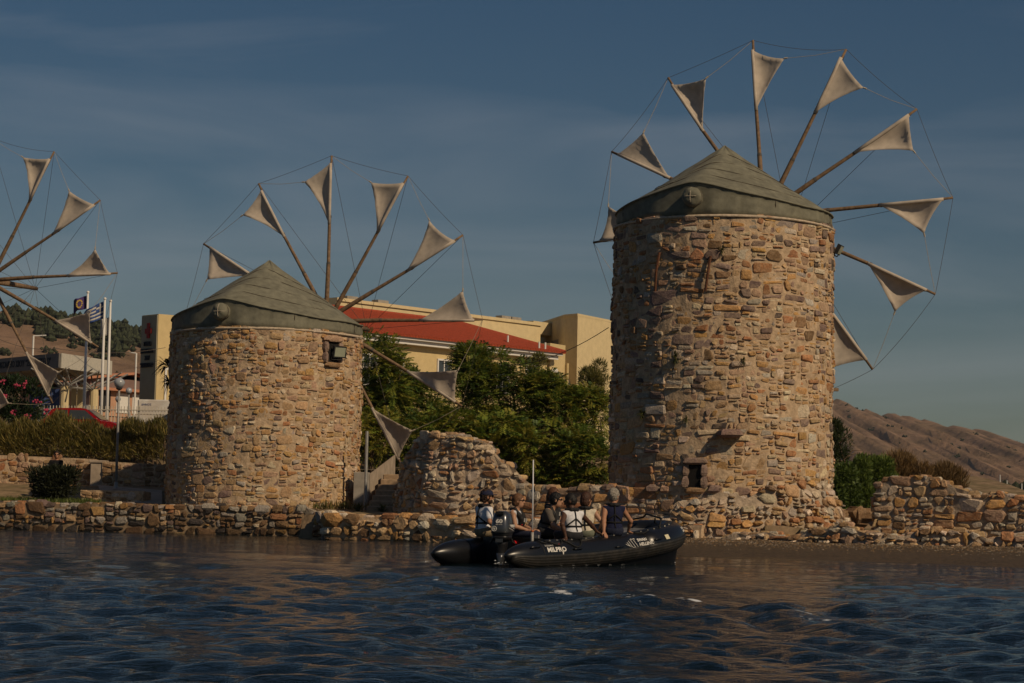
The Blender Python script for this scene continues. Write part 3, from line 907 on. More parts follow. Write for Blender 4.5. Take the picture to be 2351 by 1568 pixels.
def waves(X, Y):
    rg = np.random.default_rng(4); Z = np.zeros_like(X)
    calm = 1 - .72 * sstep(20, 56, Y)
    dy = np.clip(Y * Y / 5460 * .8, .03, .30); dx = Y * .54 / 560 + .016
    for i in range(84):
        lam = 7.5 * (.30 / 7.5) ** (i / 83) * rg.uniform(.9, 1.1)
        ang = rg.normal(rad(248), rad(48)); k = 2 * PI / lam
        a = .0068 * lam ** .80 * rg.uniform(.5, 1.4) * (.85 if lam < .75 else .44 if lam < 1.5 else .30)
        ph = k * (X * math.cos(ang) + Y * math.sin(ang)) + rg.uniform(0, 6.3)
        if i % 2: ph = ph + .8 * np.sin(X * .31 * (i % 5) + Y * .23 + i)
        fade = np.clip((lam / np.maximum(dy, dx) - 2.2) / 3, 0, 1)
        s_ = np.sin(ph); Z += a * fade * (s_ + .28 * (s_ * s_ - .5))
    # spreading wash of the boat: chop along its wake
    ux, uy = math.cos(rad(-64)), math.sin(rad(-64))
    al = (X - 1.1) * ux + (Y - 27) * uy; ac = -(X - 1.1) * uy + (Y - 27) * ux
    w = np.exp(-(ac / 2.1) ** 2) * sstep(-17, -12, al) * sstep(15, 8, al)
    for i in range(26):
        lam = rg.uniform(.45, 1.7); an = rg.uniform(0, 2 * PI); k = 2 * PI / lam
        Z += w * .008 * lam * np.sin(k * (X * math.cos(an) + Y * math.sin(an)) + rg.uniform(0, 6.3)) * np.clip((lam / np.maximum(dy, dx) - 2.2) / 3, 0, 1)
    return Z * calm
WZ = waves(WX, WYY)
jj = np.arange(WX.size).reshape(WX.shape)
sea = mk_np("sea", np.stack([WX, WYY, WZ], -1).reshape(-1, 3), np.stack([jj[:-1, :-1], jj[:-1, 1:], jj[1:, 1:], jj[1:, :-1]], -1).reshape(-1, 4)[:, ::-1], M_SEA, None, True, kind="structure")
grid_mesh("open_water", np.array([-4000., -400, -60, 60, 400, 4000]), np.array([-4000., -400, -20, 40, 100, 400, 4000]), lambda X, Y: -.32 + 0*X, M_SEA, False)
# back-water behind the spit
grid_mesh("inlet_water", np.arange(8, 60, 1.), np.arange(63, 100, 1.), lambda X, Y: .05 + .02 * vnoise(X, Y*1.4, 3), M_SEA, True)

# ---- far hills
def hill(name, crest, depth, base_z, colr, col2, seed, reach, scale, bumpd, rough=1.0, nx=150, nt=34):
    """crest: list of (x, y) on the measuring grid; the slope comes down towards the camera by `reach` metres"""
    xs = np.array([c[0] for c in crest], float); ys = np.array([c[1] for c in crest], float)
    V = []
    for t in np.linspace(0, 1.25, nt):
        for x in np.linspace(xs[0], xs[-1], nx):
            q = P(x, np.interp(x, xs, ys), depth)
            tt = min(t, 2 - t)
            gul = vnoise(x * .021 * scale, t * 2.0, seed) * .6 + vnoise(x * .063 * scale, t * 5.0, seed + 2) * .35 + vnoise(x * .19 * scale, t * 11, seed + 5) * .16
            z = base_z + (q.z - base_z) * (tt ** 1.12) + rough * (q.z - base_z) * .085 * gul * (tt * (1.35 - tt) * 2 + .10)
            V.append((q.x * (1 - (1 - t) * .12), depth - (1 - t) * reach + 14 * gul, z))
    i = np.arange(nx * nt).reshape(nt, nx)
    F = np.stack([i[:-1, :-1], i[:-1, 1:], i[1:, 1:], i[1:, :-1]], -1).reshape(-1, 4)
    m = mat(name + "_soil", colr, .95, .22, bumpd, .8, bumpd * 5, .05, dist=6.0, c2=col2, detail=9)
    return mk_np(name, V, F, m, None, True, kind="structure"), V, nx, nt
hillL, HLV, hnx, hnt = hill("hill", [(-420, 700), (-150, 706), (20, 714), (90, 722), (160, 737), (240, 757), (330, 780), (600, 830), (900, 900), (1150, 990)], 950., 6., (.255,.165,.11), (.20,.135,.085), 3, 560., .35, .012, .8)
hillR, HRV, _, _ = hill("hill", [(1560, 925), (1620, 900), (1720, 892), (1850, 905), (1910, 921), (1985, 940), (2050, 953), (2130, 965), (2200, 982), (2290, 1006), (2351, 1020), (2500, 1050), (2800, 1100)], 2600., 2., (.23,.198,.178), (.15,.135,.125), 9, 1300., 2.0, .012, 1.15)
# dark scrub on the left hill: a far wood that reads as one mass, and single bushes dotted over the slope
def scrub(name, V, spots, rng, base=.02, label=None, scale=1.0):
    VV, FF, CC = [], [], []
    for (p, r) in spots:
        for i in range(12):
            d = Vector(rng.normal(0, .5, 3)); c = p + Vector((d.x * r, d.y * r, abs(d.z) * r * .8 + r * .2)); s = r * rng.uniform(.35, .6)
            b = len(VV)
            for q in ((1,0,0),(0,1,0),(-1,0,0),(0,-1,0),(0,0,1),(0,0,-1)):
                VV.append(c + Vector(q) * s * rng.uniform(.7, 1.3))
            FF += [(b+a, b+e, b+4) for a, e in ((0,1),(1,2),(2,3),(3,0))] + [(b+e, b+a, b+5) for a, e in ((0,1),(1,2),(2,3),(3,0))]
            CC += [np.array((.030, .036, .016)) * rng.uniform(.7, 1.5)] * 6
    o = mk(name, VV, FF, mat("scrub_leaf", (.03,.04,.02), .9, .2, .2, attr=True), None, col=np.array(CC), kind="stuff")
    return tag(o, label, "scrub")
def on_hill(V, nx, nt, x, y):
    """the hill vertex that shows nearest to a spot on the measuring grid"""
    A = np.asarray(V) - np.array(CAMV)
    d = A[:, 1] * CP + A[:, 2] * SP; u = -A[:, 1] * SP + A[:, 2] * CP
    a, b = A[:, 0] / d * FPX, -u / d * FPX
    e = (CXV + a * CR - b * SR - x)**2 + (CYV + a * SR + b * CR - y)**2
    return Vector(V[int(np.argmin(e))])
_rs = np.random.default_rng(8)
spots = []
for cx, cy, hw, hh, n in ((100, 745, 70, 14, 34), (150, 762, 60, 14, 30), (225, 765, 50, 20, 30), (280, 772, 45, 22, 36), (250, 800, 60, 18, 26), (40, 742, 22, 10, 10), (120, 770, 20, 12, 10), (320, 790, 40, 30, 20)):
    for i in range(n):
        x, y = cx + _rs.normal(0, .5) * hw, cy + _rs.normal(0, .5) * hh
        q = on_hill(HLV[::1], hnx, hnt, x, y)
        spots.append((q + Vector((_rs.normal(0, 2), _rs.normal(0, 2), 0)), _rs.uniform(2.0, 4.2)))
scrub("hillside_wood", HLV, spots, _rs, label="dark pine scrub massed across the bare hill on the left")
spots = []
for (x, y) in ((105, 812), (170, 800), (200, 815), (232, 812), (285, 835), (290, 865), (305, 820), (60, 800), (15, 812), (180, 850), (240, 870), (310, 870), (130, 850), (85, 850), (268, 858), (220, 845)):
    q = on_hill(HLV, hnx, hnt, x + 0., y + 0.); spots.append((q, _rs.uniform(1.2, 2.4)))
scrub("hillside_bushes", HLV, spots, _rs, label="scattered small bushes dotted on the pale lower hillside")

spots = []
for i in range(120):
    x = _rs.uniform(1905, 2351); y = np.interp(x, [1910, 2351], [921, 1020]) + abs(_rs.normal(0, 55)) + 3
    q = on_hill(HRV, 150, 34, x, y); spots.append((q + Vector((_rs.normal(0, 8), _rs.normal(0, 8), 0)), _rs.uniform(.9, 2.3)))
scrub("mountain_scrub", HRV, spots, _rs, label="dark rocks and scrub speckling the grey mountainside on the right")

spots = []
for i in range(90):
    x = _rs.uniform(1960, 2420); y = 1128 + (x - 2150) * .03 + _rs.normal(0, 5)
    q = P(x, y, 640 + _rs.normal(0, 40)); spots.append((Vector((q.x, q.y, max(3.0, q.z - 2))), _rs.uniform(1.6, 4.0)))
scrub("far_treeline", None, spots, _rs, label="dark line of far trees at the foot of the grey mountain")

# ------------------------------------------------------------------ quays and ruined walls
_q = np.random.default_rng(101)
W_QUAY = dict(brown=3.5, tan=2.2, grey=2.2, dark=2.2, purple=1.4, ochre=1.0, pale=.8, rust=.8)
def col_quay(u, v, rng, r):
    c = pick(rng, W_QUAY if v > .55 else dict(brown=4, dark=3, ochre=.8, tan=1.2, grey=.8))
    return c * (.72 if v > .62 else .42)      # all courses darkened, partly as painted shadow; algae-stained lower courses darkest
qL = [PZ(-420, 79.4, 0), PZ(-60, 78.5, 0), PZ(300, 77.9, 0), PZ(728, 77.2, 0)]
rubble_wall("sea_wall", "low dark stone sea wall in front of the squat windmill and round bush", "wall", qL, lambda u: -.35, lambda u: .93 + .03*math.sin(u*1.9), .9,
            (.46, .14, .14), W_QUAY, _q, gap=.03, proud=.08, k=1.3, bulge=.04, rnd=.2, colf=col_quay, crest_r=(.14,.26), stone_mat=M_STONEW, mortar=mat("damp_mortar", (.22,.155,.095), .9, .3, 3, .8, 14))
qM = [PZ(727, 74.6, 0), PZ(728, 71.6, 0), PZ(760, 71.1, 0), PZ(880, 70.6, 0), PZ(1000, 69.8, 0), PZ(1150, 68.9, 0), PZ(1330, 68.0, 0), PZ(1480, 66.9, 0), PZ(1610, 65.9, 0)]
W_QM = dict(tan=3, brown=2.2, pale=1.6, grey=1.2, ochre=1.8, rust=1.0, cream=1.2)
def col_qm(u, v, rng, r):
    return pick(rng, W_QM) if v > .6 else pick(rng, dict(brown=3, tan=2.4, ochre=1, grey=1, rust=.8)) * .62
rubble_wall("boulder_quay", "projecting quay of big rounded boulders beyond the outboard motor", "quay", qM, lambda u: -.35, lambda u: .76 + .05*math.sin(u*2.3), 1.2,
            (.58, .16, .12), W_QM, _q, gap=.035, proud=.12, k=1.15, bulge=.06, rnd=.3, colf=col_qm, crest_r=(.16,.30), stone_mat=M_STONEW)
# ruined stump of a fourth mill
rp = [PZ(914, 75.2, 0), PZ(925, 73.4, 0), PZ(952, 72.3, 0), PZ(985, 71.6, 0), PZ(1040, 71.25, 0), PZ(1110, 71.0, 0), PZ(1170, 70.9, 0), PZ(1214, 70.9, 0)]
Lr, _f = poly_path(rp)
def ruin_top(u):
    t = u / Lr
    return float(np.interp(t, [0, .12, .22, .32, .40, .47, .58, .70, .80, .86, .92, 1.0], [1.35, 1.9, 2.35, 2.75, 3.2, 3.42, 3.38, 3.32, 3.12, 2.6, 2.35, 1.9])) + .05 * math.sin(u * 7)
W_RUIN = dict(pale=4, tan=2.4, grey=2.6, ochre=1.6, rust=1.5, pink=2, cream=.8)
rubble_wall("ruined_mill_stump", "humped ruin of pale rubble behind the man in the navy cap", "ruin", rp, lambda u: .45, ruin_top, 1.3,
            (.44, .11, .2), W_RUIN, _q, gap=.045, proud=.07, k=1.3, mortar=M_MORTARG, bulge=.10, rnd=.3, crest_r=(.10,.22), batter=.15)
# long low wall behind the passengers
lp = [PZ(1186, 69.3, 0), PZ(1300, 68.6, 0), PZ(1450, 67.7, 0), PZ(1560, 67.0, 0), PZ(1655, 66.4, 0)]
Ll, _f = poly_path(lp)
W_LOW = dict(tan=2.4, ochre=1.8, purple=1.8, grey=2, rust=1.6, pink=2, pale=1.6)
rubble_wall("low_wall", "low wall of squared red and grey blocks behind the seated passengers", "wall", lp, lambda u: .35, lambda u: 1.72 + .06*math.sin(u*3.1) + .05*math.sin(u*7), .7,
            (.58, .15, .08), W_LOW, _q, gap=.03, proud=.05, k=1.45, bulge=.04, rnd=.16, crest_r=(.14,.28))
# rubble skirt round the foot of the tall mill
ap = []
for g in np.linspace(rad(-28), rad(86), 12):
    ap.append((C_RIGHT.x + 3.5 * math.sin(g), C_RIGHT.y - 3.5 * math.cos(g)))
La, _f = poly_path(ap)
def skirt_top(u):
    t = u / La
    return float(np.interp(t, [0, .15, .3, .5, .65, .8, .92, 1], [1.2, 1.62, 1.6, 2.0, 2.15, 2.0, 1.3, 1.0])) + .09 * math.sin(u * 5) + .05 * math.sin(u * 11)
rubble_wall("rubble_footing", "loose grey rubble piled round the foot of the tallest windmill", "rubble", ap, lambda u: .05, skirt_top, .3,
            (.40, .10, .2), dict(pale=2.4, grey=3, tan=2.6, pink=2, ochre=1.2, rust=1, brown=1.2), _q, gap=.03, proud=.10, batter=.62, k=1.3, bulge=.14, rnd=.3, mortar=M_MORTARG, crest_r=(.08,.18))
# low footing strip, then the broken wall that runs out of frame
W_RW = dict(tan=3, brown=2.4, grey=2.6, pale=1.8, rust=1.3, pink=1.6, ochre=.9)
fp = [PZ(1660, 65.6, 0), PZ(1760, 64.9, 0), PZ(1860, 64.0, 0), PZ(1920, 63.5, 0), PZ(1990, 62.9, 0), PZ(2060, 62.6, 0), PZ(2351, 61.2, 0), PZ(2600, 60.0, 0)]
Lf, _f = poly_path(fp)
rubble_wall("wall_footing", "knee-high footing of fallen stones along the shingle beach", "wall", fp, lambda u: .02, lambda u: (.34 + .34*min(1, u/3.2)) + .10*math.sin(u*2.1) + .06*math.sin(u*5.3), .6,
            (.42, .12, .2), W_RW, _q, gap=.03, proud=.11, batter=.25, k=1.3, bulge=.10, rnd=.3, mortar=M_MORTARG, crest_r=(.10,.2))
wp = [PZ(2006, 64.2, 0), PZ(2010, 63.2, 0), PZ(2100, 62.85, 0), PZ(2230, 62.2, 0), PZ(2351, 61.6, 0), PZ(2600, 60.3, 0)]
Lw, _f = poly_path(wp)
def rw_top(u):
    t = u
    return float(np.interp(t, [0, .8, 1.0, 1.5, 2.0, 2.9, 3.3, 3.6, 4.6, 6, 12], [1.6, 1.8, 2.0, 2.16, 2.2, 2.12, 1.82, 1.78, 1.74, 1.66, 1.55])) + .05 * math.sin(u * 6)
rubble_wall("broken_sea_wall", "broken grey-brown rubble wall running out past the right edge", "wall", wp, lambda u: .1, rw_top, .8,
            (.46, .11, .18), W_RW, _q, gap=.035, proud=.06, k=1.4, bulge=.06, rnd=.24, mortar=M_MORTARG, crest_r=(.10,.18))
# dark rocks in the gap behind the wall
for (xx, yy, a, h, lab_) in ((1925, 1180, .8, .24, 'broad brown rock touching the tallest windmill in the gap'), (1965, 1174, .26, .30, 'upright pointed rock in the gap before the broken wall'), (1985, 1176, .8, .22, 'flat brown rock against the end of the broken wall'), (1945, 1190, .7, .2, 'low flat rock awash in the middle of the gap')):
    p = P(xx, yy, 71.5)
    tag(block("shore_rock", Vector((p.x, p.y, max(p.z - h * .4, .1))), (1, .2, 0), a, .5, h, _q, None, np.array(PAL["brown"]) * .9), lab_, "rock", "rocks in the gap beside the tall windmill")
# ------------------------------------------------------------------ trees and shrubs
def rand_unit(rng, n):
    v = rng.normal(0, 1, (n, 3)); return v / np.linalg.norm(v, axis=1)[:, None]

def fronds(P0, D0, size, rng, cols, pairs=8, droop=.32, leaf=.27, wid=.075):
    """pinnate fronds: a drooping stem with paired leaflets, each leaflet one quad"""
    n = len(P0); up = np.array([0, 0, 1.0])
    S = np.cross(D0, up); S /= np.linalg.norm(S, axis=1)[:, None] + 1e-6
    V, F, C = [], [], []
    b = 0
    for j in range(pairs):
        t = (j + .6) / pairs
        c = P0 + D0 * (size * t)[:, None] - up * (size * droop * t * t)[:, None]
        tang = D0 - up * (2 * droop * t); tang /= np.linalg.norm(tang, axis=1)[:, None]
        for sgn in (-1, 1):
            L = size * leaf * (1.1 - .6 * abs(t - .45)) * rng.uniform(.8, 1.2, n)
            d = S * sgn * .85 + tang * .45 - up * rng.uniform(.1, .5, n)[:, None]
            d /= np.linalg.norm(d, axis=1)[:, None]
            w = tang * (size * wid)[:, None]
            q = np.stack([c - w * .3, c + d * (L * .5)[:, None] - w * .6, c + d * L[:, None], c + d * (L * .5)[:, None] + w * .7], 1)
            V.append(q.reshape(-1, 3)); C.append(np.repeat(cols * rng.uniform(.8, 1.2, (n, 1)), 4, 0))
    V = np.concatenate(V); C = np.concatenate(C)
    return V, np.arange(len(V)).reshape(-1, 4), C

def leaf_quads(P0, size, rng, cols, aspect=.5, dirs=None):
    n = len(P0)
    d = rand_unit(rng, n) if dirs is None else dirs
    s = np.cross(d, rand_unit(rng, n)); s /= np.linalg.norm(s, axis=1)[:, None] + 1e-6
    a = d * size[:, None]; w = s * (size * aspect * .5)[:, None]
    q = np.stack([P0 - w * .25, P0 + a * .5 - w, P0 + a, P0 + a * .5 + w], 1).reshape(-1, 3)
    return q, np.arange(4 * n).reshape(-1, 4), np.repeat(cols, 4, 0)

def crown_points(c, hw, hd, hh, n, rng, lobes=9, shell=.55):
    """points and outward directions spread over uneven clumps of a crown"""
    Lc = rand_unit(rng, lobes) * rng.uniform(.35, .72, (lobes, 1)); Lr = rng.uniform(.32, .55, lobes)
    k = rng.integers(0, lobes, n)
    o = rand_unit(rng, n); r = rng.uniform(shell, 1, n) ** .7
    q = Lc[k] + o * (Lr[k] * r)[:, None]
    q[:, 2] = np.sign(q[:, 2]) * np.abs(q[:, 2]) ** .72
    sc = np.array([hw, hd, hh])
    return np.array(c) + q * sc, o, q

def limbs(mb, base, tip, r, rng, n=5, spread=.5):
    base, tip = Vector(base), Vector(tip); h = (tip - base).length
    mid = base.lerp(tip, .5) + Vector((rng.normal(0, .06) * h, rng.normal(0, .06) * h, 0))
    mb.tube([base - EZ * .15, base + EZ * .05 * h, mid, tip], [r * 1.5, r, r * .7, r * .25], 7)
    for i in range(n):
        f = rng.uniform(.35, .85); p = base.lerp(mid, f * 2) if f < .5 else mid.lerp(tip, f * 2 - 1)
        d = Vector((rng.normal(0, 1), rng.normal(0, .8), rng.uniform(.3, 1))).normalized() * h * spread * rng.uniform(.4, .9)
        mb.tube([p, p + d * .5 + EZ * .05 * h, p + d], [r * .45, r * .3, r * .1], 5)
    return mb

G_AIL = [(.12,.18,.026), (.18,.23,.03), (.25,.27,.038), (.065,.11,.024)]
def sumac_tree(label, x, ytop, ybot, hw, Y, rng, n=520, tint=1.0, yel=.2, fs=.62, group="sumac trees massed between the two windmills"):
    """leafy pinnate tree given by its outline on the measuring grid"""
    top, bot = P(x, ytop, Y), P(x, ybot, Y)
    s = FPX / Y; W = hw / s; hh = (top.z - bot.z) / 2
    c = Vector((top.x, Y, (top.z + bot.z) / 2)); gz = float(ground_z(np.array(c.x), np.array(Y)))
    root = empty("sumac_tree", (c.x, Y, gz), label, "tree", group)
    mb = limbs(MB(), (c.x, Y, gz), (c.x + rng.normal(0, .1), Y, c.z + hh * .7), .075, rng, 7, .35)
    for k in range(2):
        a = rng.uniform(-.5, .5) * W
        mb.tube([(c.x + a * .4, Y + rng.normal(0, .2), gz - .1), (c.x + a, Y - .2, (gz + c.z) / 2), (c.x + a * 1.5, Y, c.z + hh * .3)], [.05, .04, .02], 6)
    mb.build("trunk", M_BARK, root)
    Q, O, q = crown_points(c, W, W * .9, hh, n, rng, 11)
    D = O * .7 + np.array([0, 0, .15]) + rng.normal(0, .3, (n, 3)); D[:, 2] = D[:, 2] * .7 + .12
    D /= np.linalg.norm(D, axis=1)[:, None]
    base = np.array(G_AIL)[rng.integers(0, 4, n)] * tint
    y = rng.random(n) < yel; base[y] = np.array((.28,.25,.035)) * rng.uniform(.7, 1.1, (y.sum(), 1))
    V, F, C = fronds(Q - D * .15, D, rng.uniform(.7, 1.25, n) * fs, rng, base)
    mk_np("crown", V, F, M_LEAF, root, col=C)
    return root
_t = np.random.default_rng(2024)
TR = [ # label, x, ytop, ybot, hw, Y, n, tint, yel, fs
 ("tall green sumac nearest the squat windmill's right side, crown above its rim", 868, 758, 985, 78, 95, 620, 1.0, .25, .62),
 ("sumac with loose yellowish sprays low beside the squat windmill wall", 855, 930, 1070, 48, 91, 260, 1.15, .6, .55),
 ("mid-height sumac behind the lowered sail, under the hospital eaves", 968, 835, 1040, 66, 96, 460, .95, .15, .6),
 ("broad dark sumac with the highest crown in the middle of the thicket", 1085, 788, 1010, 82, 98, 700, .85, .12, .6),
 ("sumac just right of the thicket's highest crown, below the red roof", 1175, 822, 1030, 70, 97, 560, .9, .15, .6),
 ("rounded sumac under the right end of the red roof", 1262, 848, 1050, 68, 97, 520, .9, .2, .58),
 ("sumac beneath the small white-framed windows, nearest the tallest windmill", 1345, 868, 1080, 66, 96, 500, 1.0, .3, .58),
 ("low front sumac with feathery fronds directly above the humped ruin", 1040, 930, 1105, 72, 89, 480, 1.1, .3, .58),
 ("low sumac above the ruin's right shoulder, bright tips", 1150, 935, 1110, 66, 88.5, 430, 1.15, .3, .58),
 ("low bright sumac behind the boat's tall white pole", 1250, 960, 1125, 64, 88, 430, 1.2, .4, .56),
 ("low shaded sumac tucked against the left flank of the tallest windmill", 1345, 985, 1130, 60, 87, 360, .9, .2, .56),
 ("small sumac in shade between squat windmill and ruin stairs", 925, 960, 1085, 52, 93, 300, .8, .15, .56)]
for lab, x, yt, yb, hw, Y, n, ti, ye, fs in TR:
    sumac_tree(lab, x, yt, yb, hw * 1.22, Y, _t, int(n * 2.5), ti, ye, fs)

def feather_tree(name, label, x, ytop, ybot, hw, Y, rng, cols, n=2600, size=.30, asp=.16, upb=.6, lobes=10, cat="tree", gz=None, hd=None, group=None, trunk=True):
    """tree or bush of fine sprays (tamarisk, pine, reeds)"""
    top, bot = P(x, ytop, Y), P(x, ybot, Y); s = FPX / Y; W = hw / s; hh = (top.z - bot.z) / 2
    c = Vector((top.x, Y, (top.z + bot.z) / 2))
    g = float(ground_z(np.array(c.x), np.array(Y))) if gz is None else gz
    root = empty(name, (c.x, Y, g), label, cat, group)
    mb = limbs(MB(), (c.x, Y, min(g, c.z - hh)), (c.x, Y, c.z + hh * .6), .07 if trunk else .03, rng, 8, .4)
    mb.build("trunk" if trunk else "stems", M_BARK, root)
    Q, O, q = crown_points(c, W, hd or W * .8, hh, n, rng, lobes, .35)
    D = O * .6 + np.array([0, 0, upb]) + rng.normal(0, .35, (n, 3)); D /= np.linalg.norm(D, axis=1)[:, None]
    C0 = np.array(cols)[rng.integers(0, len(cols), n)] * rng.uniform(.75, 1.25, (n, 1))
    V, F, C = leaf_quads(Q, rng.uniform(.6, 1.3, n) * size, rng, C0, asp, D)
    mk_np("crown", V, F, M_LEAF, root, col=C)
    return root
G_TAM = [(.16,.145,.035), (.12,.12,.03), (.20,.165,.05), (.09,.10,.025)]
G_PINE = [(.035,.05,.014), (.05,.066,.016), (.026,.04,.013)]
G_REED = [(.05,.085,.018), (.07,.10,.022), (.04,.065,.018)]
feather_tree("tamarisk_tree", "yellow-green tamarisk between the hospital wall and the tallest windmill", 1372, 828, 955, 42, 101, _t, G_TAM, 6500, .2, .13, .5)
feather_tree("tamarisk_tree", "small tamarisk tip showing over the sumacs below the roof eave", 1236, 812, 890, 34, 103, _t, [(.17,.16,.04), (.13,.13,.03)], 3600, .20, .12, .5)
feather_tree("pine_tree", "small round-headed pine right of the tallest windmill", 1918, 965, 1075, 46, 92, _t, G_PINE, 4200, .22, .14, .5, 13)
feather_tree("tamarisk_bush", "feathery bright green shrub right of the tallest windmill", 2010, 1035, 1190, 62, 88, _t, [(.11,.16,.028), (.14,.18,.03), (.07,.11,.022)], 14000, .18, .2, .5, 12, "bush", trunk=False)
feather_tree("dark_bush", "dark green bush low against the tallest windmill's right side", 1925, 1050, 1200, 60, 86, _t, [(.07,.11,.022), (.10,.14,.026)], 9000, .16, .35, .3, 14, "bush", trunk=False)
feather_tree("tamarisk_bush", "feathery green shrub beside the end of the broken sea wall", 1975, 1045, 1190, 40, 87, _t, [(.11,.16,.028), (.14,.18,.03), (.07,.11,.022)], 9000, .18, .2, .5, 9, "bush", trunk=False)
feather_tree("dry_reeds", "tall russet dry reeds behind the broken sea wall", 2080, 1035, 1160, 70, 90, _t, [(.20,.125,.05), (.16,.10,.04), (.25,.16,.07)], 14000, .28, .09, 1.2, 12, "reeds", trunk=False)
feather_tree("dry_reeds", "lower russet reeds sloping down towards the far poles", 2165, 1060, 1160, 52, 91, _t, [(.19,.12,.05), (.15,.095,.04)], 9000, .28, .09, 1.2, 10, "reeds", trunk=False)
feather_tree("dark_bush", "small dark bush beyond the broken wall's crest", 2195, 1090, 1150, 26, 95, _t, [(.03,.045,.016), (.04,.06,.018)], 1500, .2, .3, .3, 7, "bush", trunk=False)

# long tawny hedge above the retaining wall: one clipped mass of uncountable sprays
def hedge():
    rng = np.random.default_rng(55)
    L, f = poly_path([PZ(-120, 93.2, 0), PZ(60, 92.8, 0), PZ(200, 92.6, 0), PZ(382, 92.2, 0)])
    n = 26000
    u = rng.uniform(0, L, n); Q = np.zeros((n, 3)); D = np.zeros((n, 3))
    for i in range(n):
        p, nn = f(u[i]); t = rng.random()
        tz = 1.78 + .22 * math.sin(u[i] * 1.7) + .16 * math.sin(u[i] * 4.3 + 1) - .25 * (u[i] / L)
        g = PI * rng.uniform(.02, .98)
        r = rng.uniform(.45, 1) ** .5
        w = .95 + .2 * math.sin(u[i] * 2.9)
        h = math.sin(g) ** .8 * tz * r
        q = p + nn * (w * math.cos(g) * r)
        Q[i] = (q.x, q.y, 2.6 + h); d = nn * math.cos(g) * .9 + EZ * (.5 + math.sin(g) * .6)
        D[i] = d
    D += rng.normal(0, .38, (n, 3)); D /= np.linalg.norm(D, axis=1)[:, None]
    C0 = np.array([(.20,.16,.042), (.25,.195,.055), (.15,.13,.035), (.10,.10,.026)])[rng.integers(0, 4, n)] * rng.uniform(.7, 1.3, (n, 1))
    V, F, C = leaf_quads(Q - D * .12, rng.uniform(.6, 1.4, n) * .36, rng, C0, .085, D)
    c = f(L / 2)[0]
    root = empty("hedge", (c.x, c.y, 2.6), "long tawny-green hedge along the top of the retaining wall", "hedge")
    mk_np("foliage", V, F, M_LEAF, root, col=C)
    mb = MB()
    for i in range(46):
        p, nn = f(rng.uniform(0, L)); q = p + nn * rng.uniform(-.5, .5)
        mb.tube([(q.x, q.y, 2.4), (q.x + rng.normal(0, .15), q.y + rng.normal(0, .15), 3.3), (q.x + rng.normal(0, .4), q.y + rng.normal(0, .3), 4.2)], [.03, .022, .008], 5)
    mb.build("stems", M_BARK, root)
hedge()
feather_tree("round_bush", "round dark bush on the quay in front of the standing man", 128, 1072, 1152, 64, 81.5, np.random.default_rng(7), [(.022,.028,.012), (.032,.036,.015)], 6500, .2, .25, .4, 15, "bush", gz=.9, trunk=False)
feather_tree("oleander_bush", "dark oleander with pink flowers at the left edge", 40, 862, 975, 88, 99, np.random.default_rng(9), [(.022,.042,.014), (.03,.055,.018)], 5200, .24, .22, .5, 13, "bush", trunk=False)
ole = bpy.data.objects["oleander_bush"]
_o = np.random.default_rng(12)
M_PINK = mat("pink_petal", (.40,.05,.10), .6, .2, 5)
for (x, y) in ((5, 880), (38, 887), (54, 887), (33, 950), (105, 943), (62, 960), (85, 925), (10, 912), (112, 962)):
    p = P(x, y - 4, 97.6); mb = MB()
    for i in range(7):
        d = Vector(_o.normal(0, .09, 3)); mb.sphere(p + d * .8, .05, 6, 4)
    mb.build("flower", M_PINK, ole)
# grass and low weeds on the quay
def weeds(name, label, box, n, size, cols, seed, cat, zf=None):
    rng = np.random.default_rng(seed); x0, x1, y0, y1 = box
    X = rng.uniform(x0, x1, n); Y = rng.uniform(y0, y1, n); Z = ground_z(X, Y)
    ok = Z > .3; X, Y, Z = X[ok], Y[ok], Z[ok]; n = len(X)
    D = rng.normal(0, .4, (n, 3)) + np.array([0, 0, 1]); D /= np.linalg.norm(D, axis=1)[:, None]
    C0 = np.array(cols)[rng.integers(0, len(cols), n)] * rng.uniform(.7, 1.3, (n, 1))
    V, F, C = leaf_quads(np.stack([X, Y, Z - .02], -1), rng.uniform(.5, 1.4, n) * size, rng, C0, .14, D)
    return tag(mk_np(name, V, F, M_LEAF, None, col=C, kind="stuff"), label, cat)
weeds("grass", "short green grass by the round bush on the quay", (-20, -14.6, 79.6, 83.5), 5200, .22, [(.075,.105,.02), (.11,.13,.025)], 3, "grass")
weeds("dry_grass", "dry yellow grass on the bank under the sumac trees", (-7, 4.5, 78, 92), 15000, .30, [(.20,.145,.05), (.15,.12,.035), (.08,.085,.02)], 4, "grass")
weeds("dry_grass", "dry weeds on the bare ground behind the rubble footing", (3.5, 9.5, 72, 90), 5000, .3, [(.18,.13,.05), (.07,.085,.02)], 6, "grass")
for (x, y, lab) in ((822, 1143, "small green weed at the foot of the squat windmill"), (878, 1140, "small green weed at the foot of the stone stairs")):
    p = P(x, y, 77.5)
    tuft("weed", Vector((p.x, p.y, .85)), EZ, .42, _o, lab, "plant", None, (.06,.075,.018), .2)
# ------------------------------------------------------------------ hospital and town behind
M_YEL = mat("cream_render", (.60,.47,.245), .9, .07, .8, .2, 12, .15)
M_YELP = mat("pale_cream_render", (.64,.52,.30), .9, .07, .8)
M_WHITE = mat("white_paint", (.72,.70,.66), .6, .05, 2)
M_TILE = mat("terracotta", (.34,.06,.026), .8, .22, 2.5, .3, 20)
M_GLASS = mat("window_glass", (.05,.06,.07), .12, .1, 1, spec=.6)
M_GREY = mat("grey_concrete", (.30,.27,.23), .9, .18, 1.2, .4, 16)
M_DARKM = mat("dark_metal", (.03,.03,.03), .5, .2, 4)
M_STEEL = mat("galvanised_steel", (.32,.31,.29), .55, .2, 4, metal=.3)

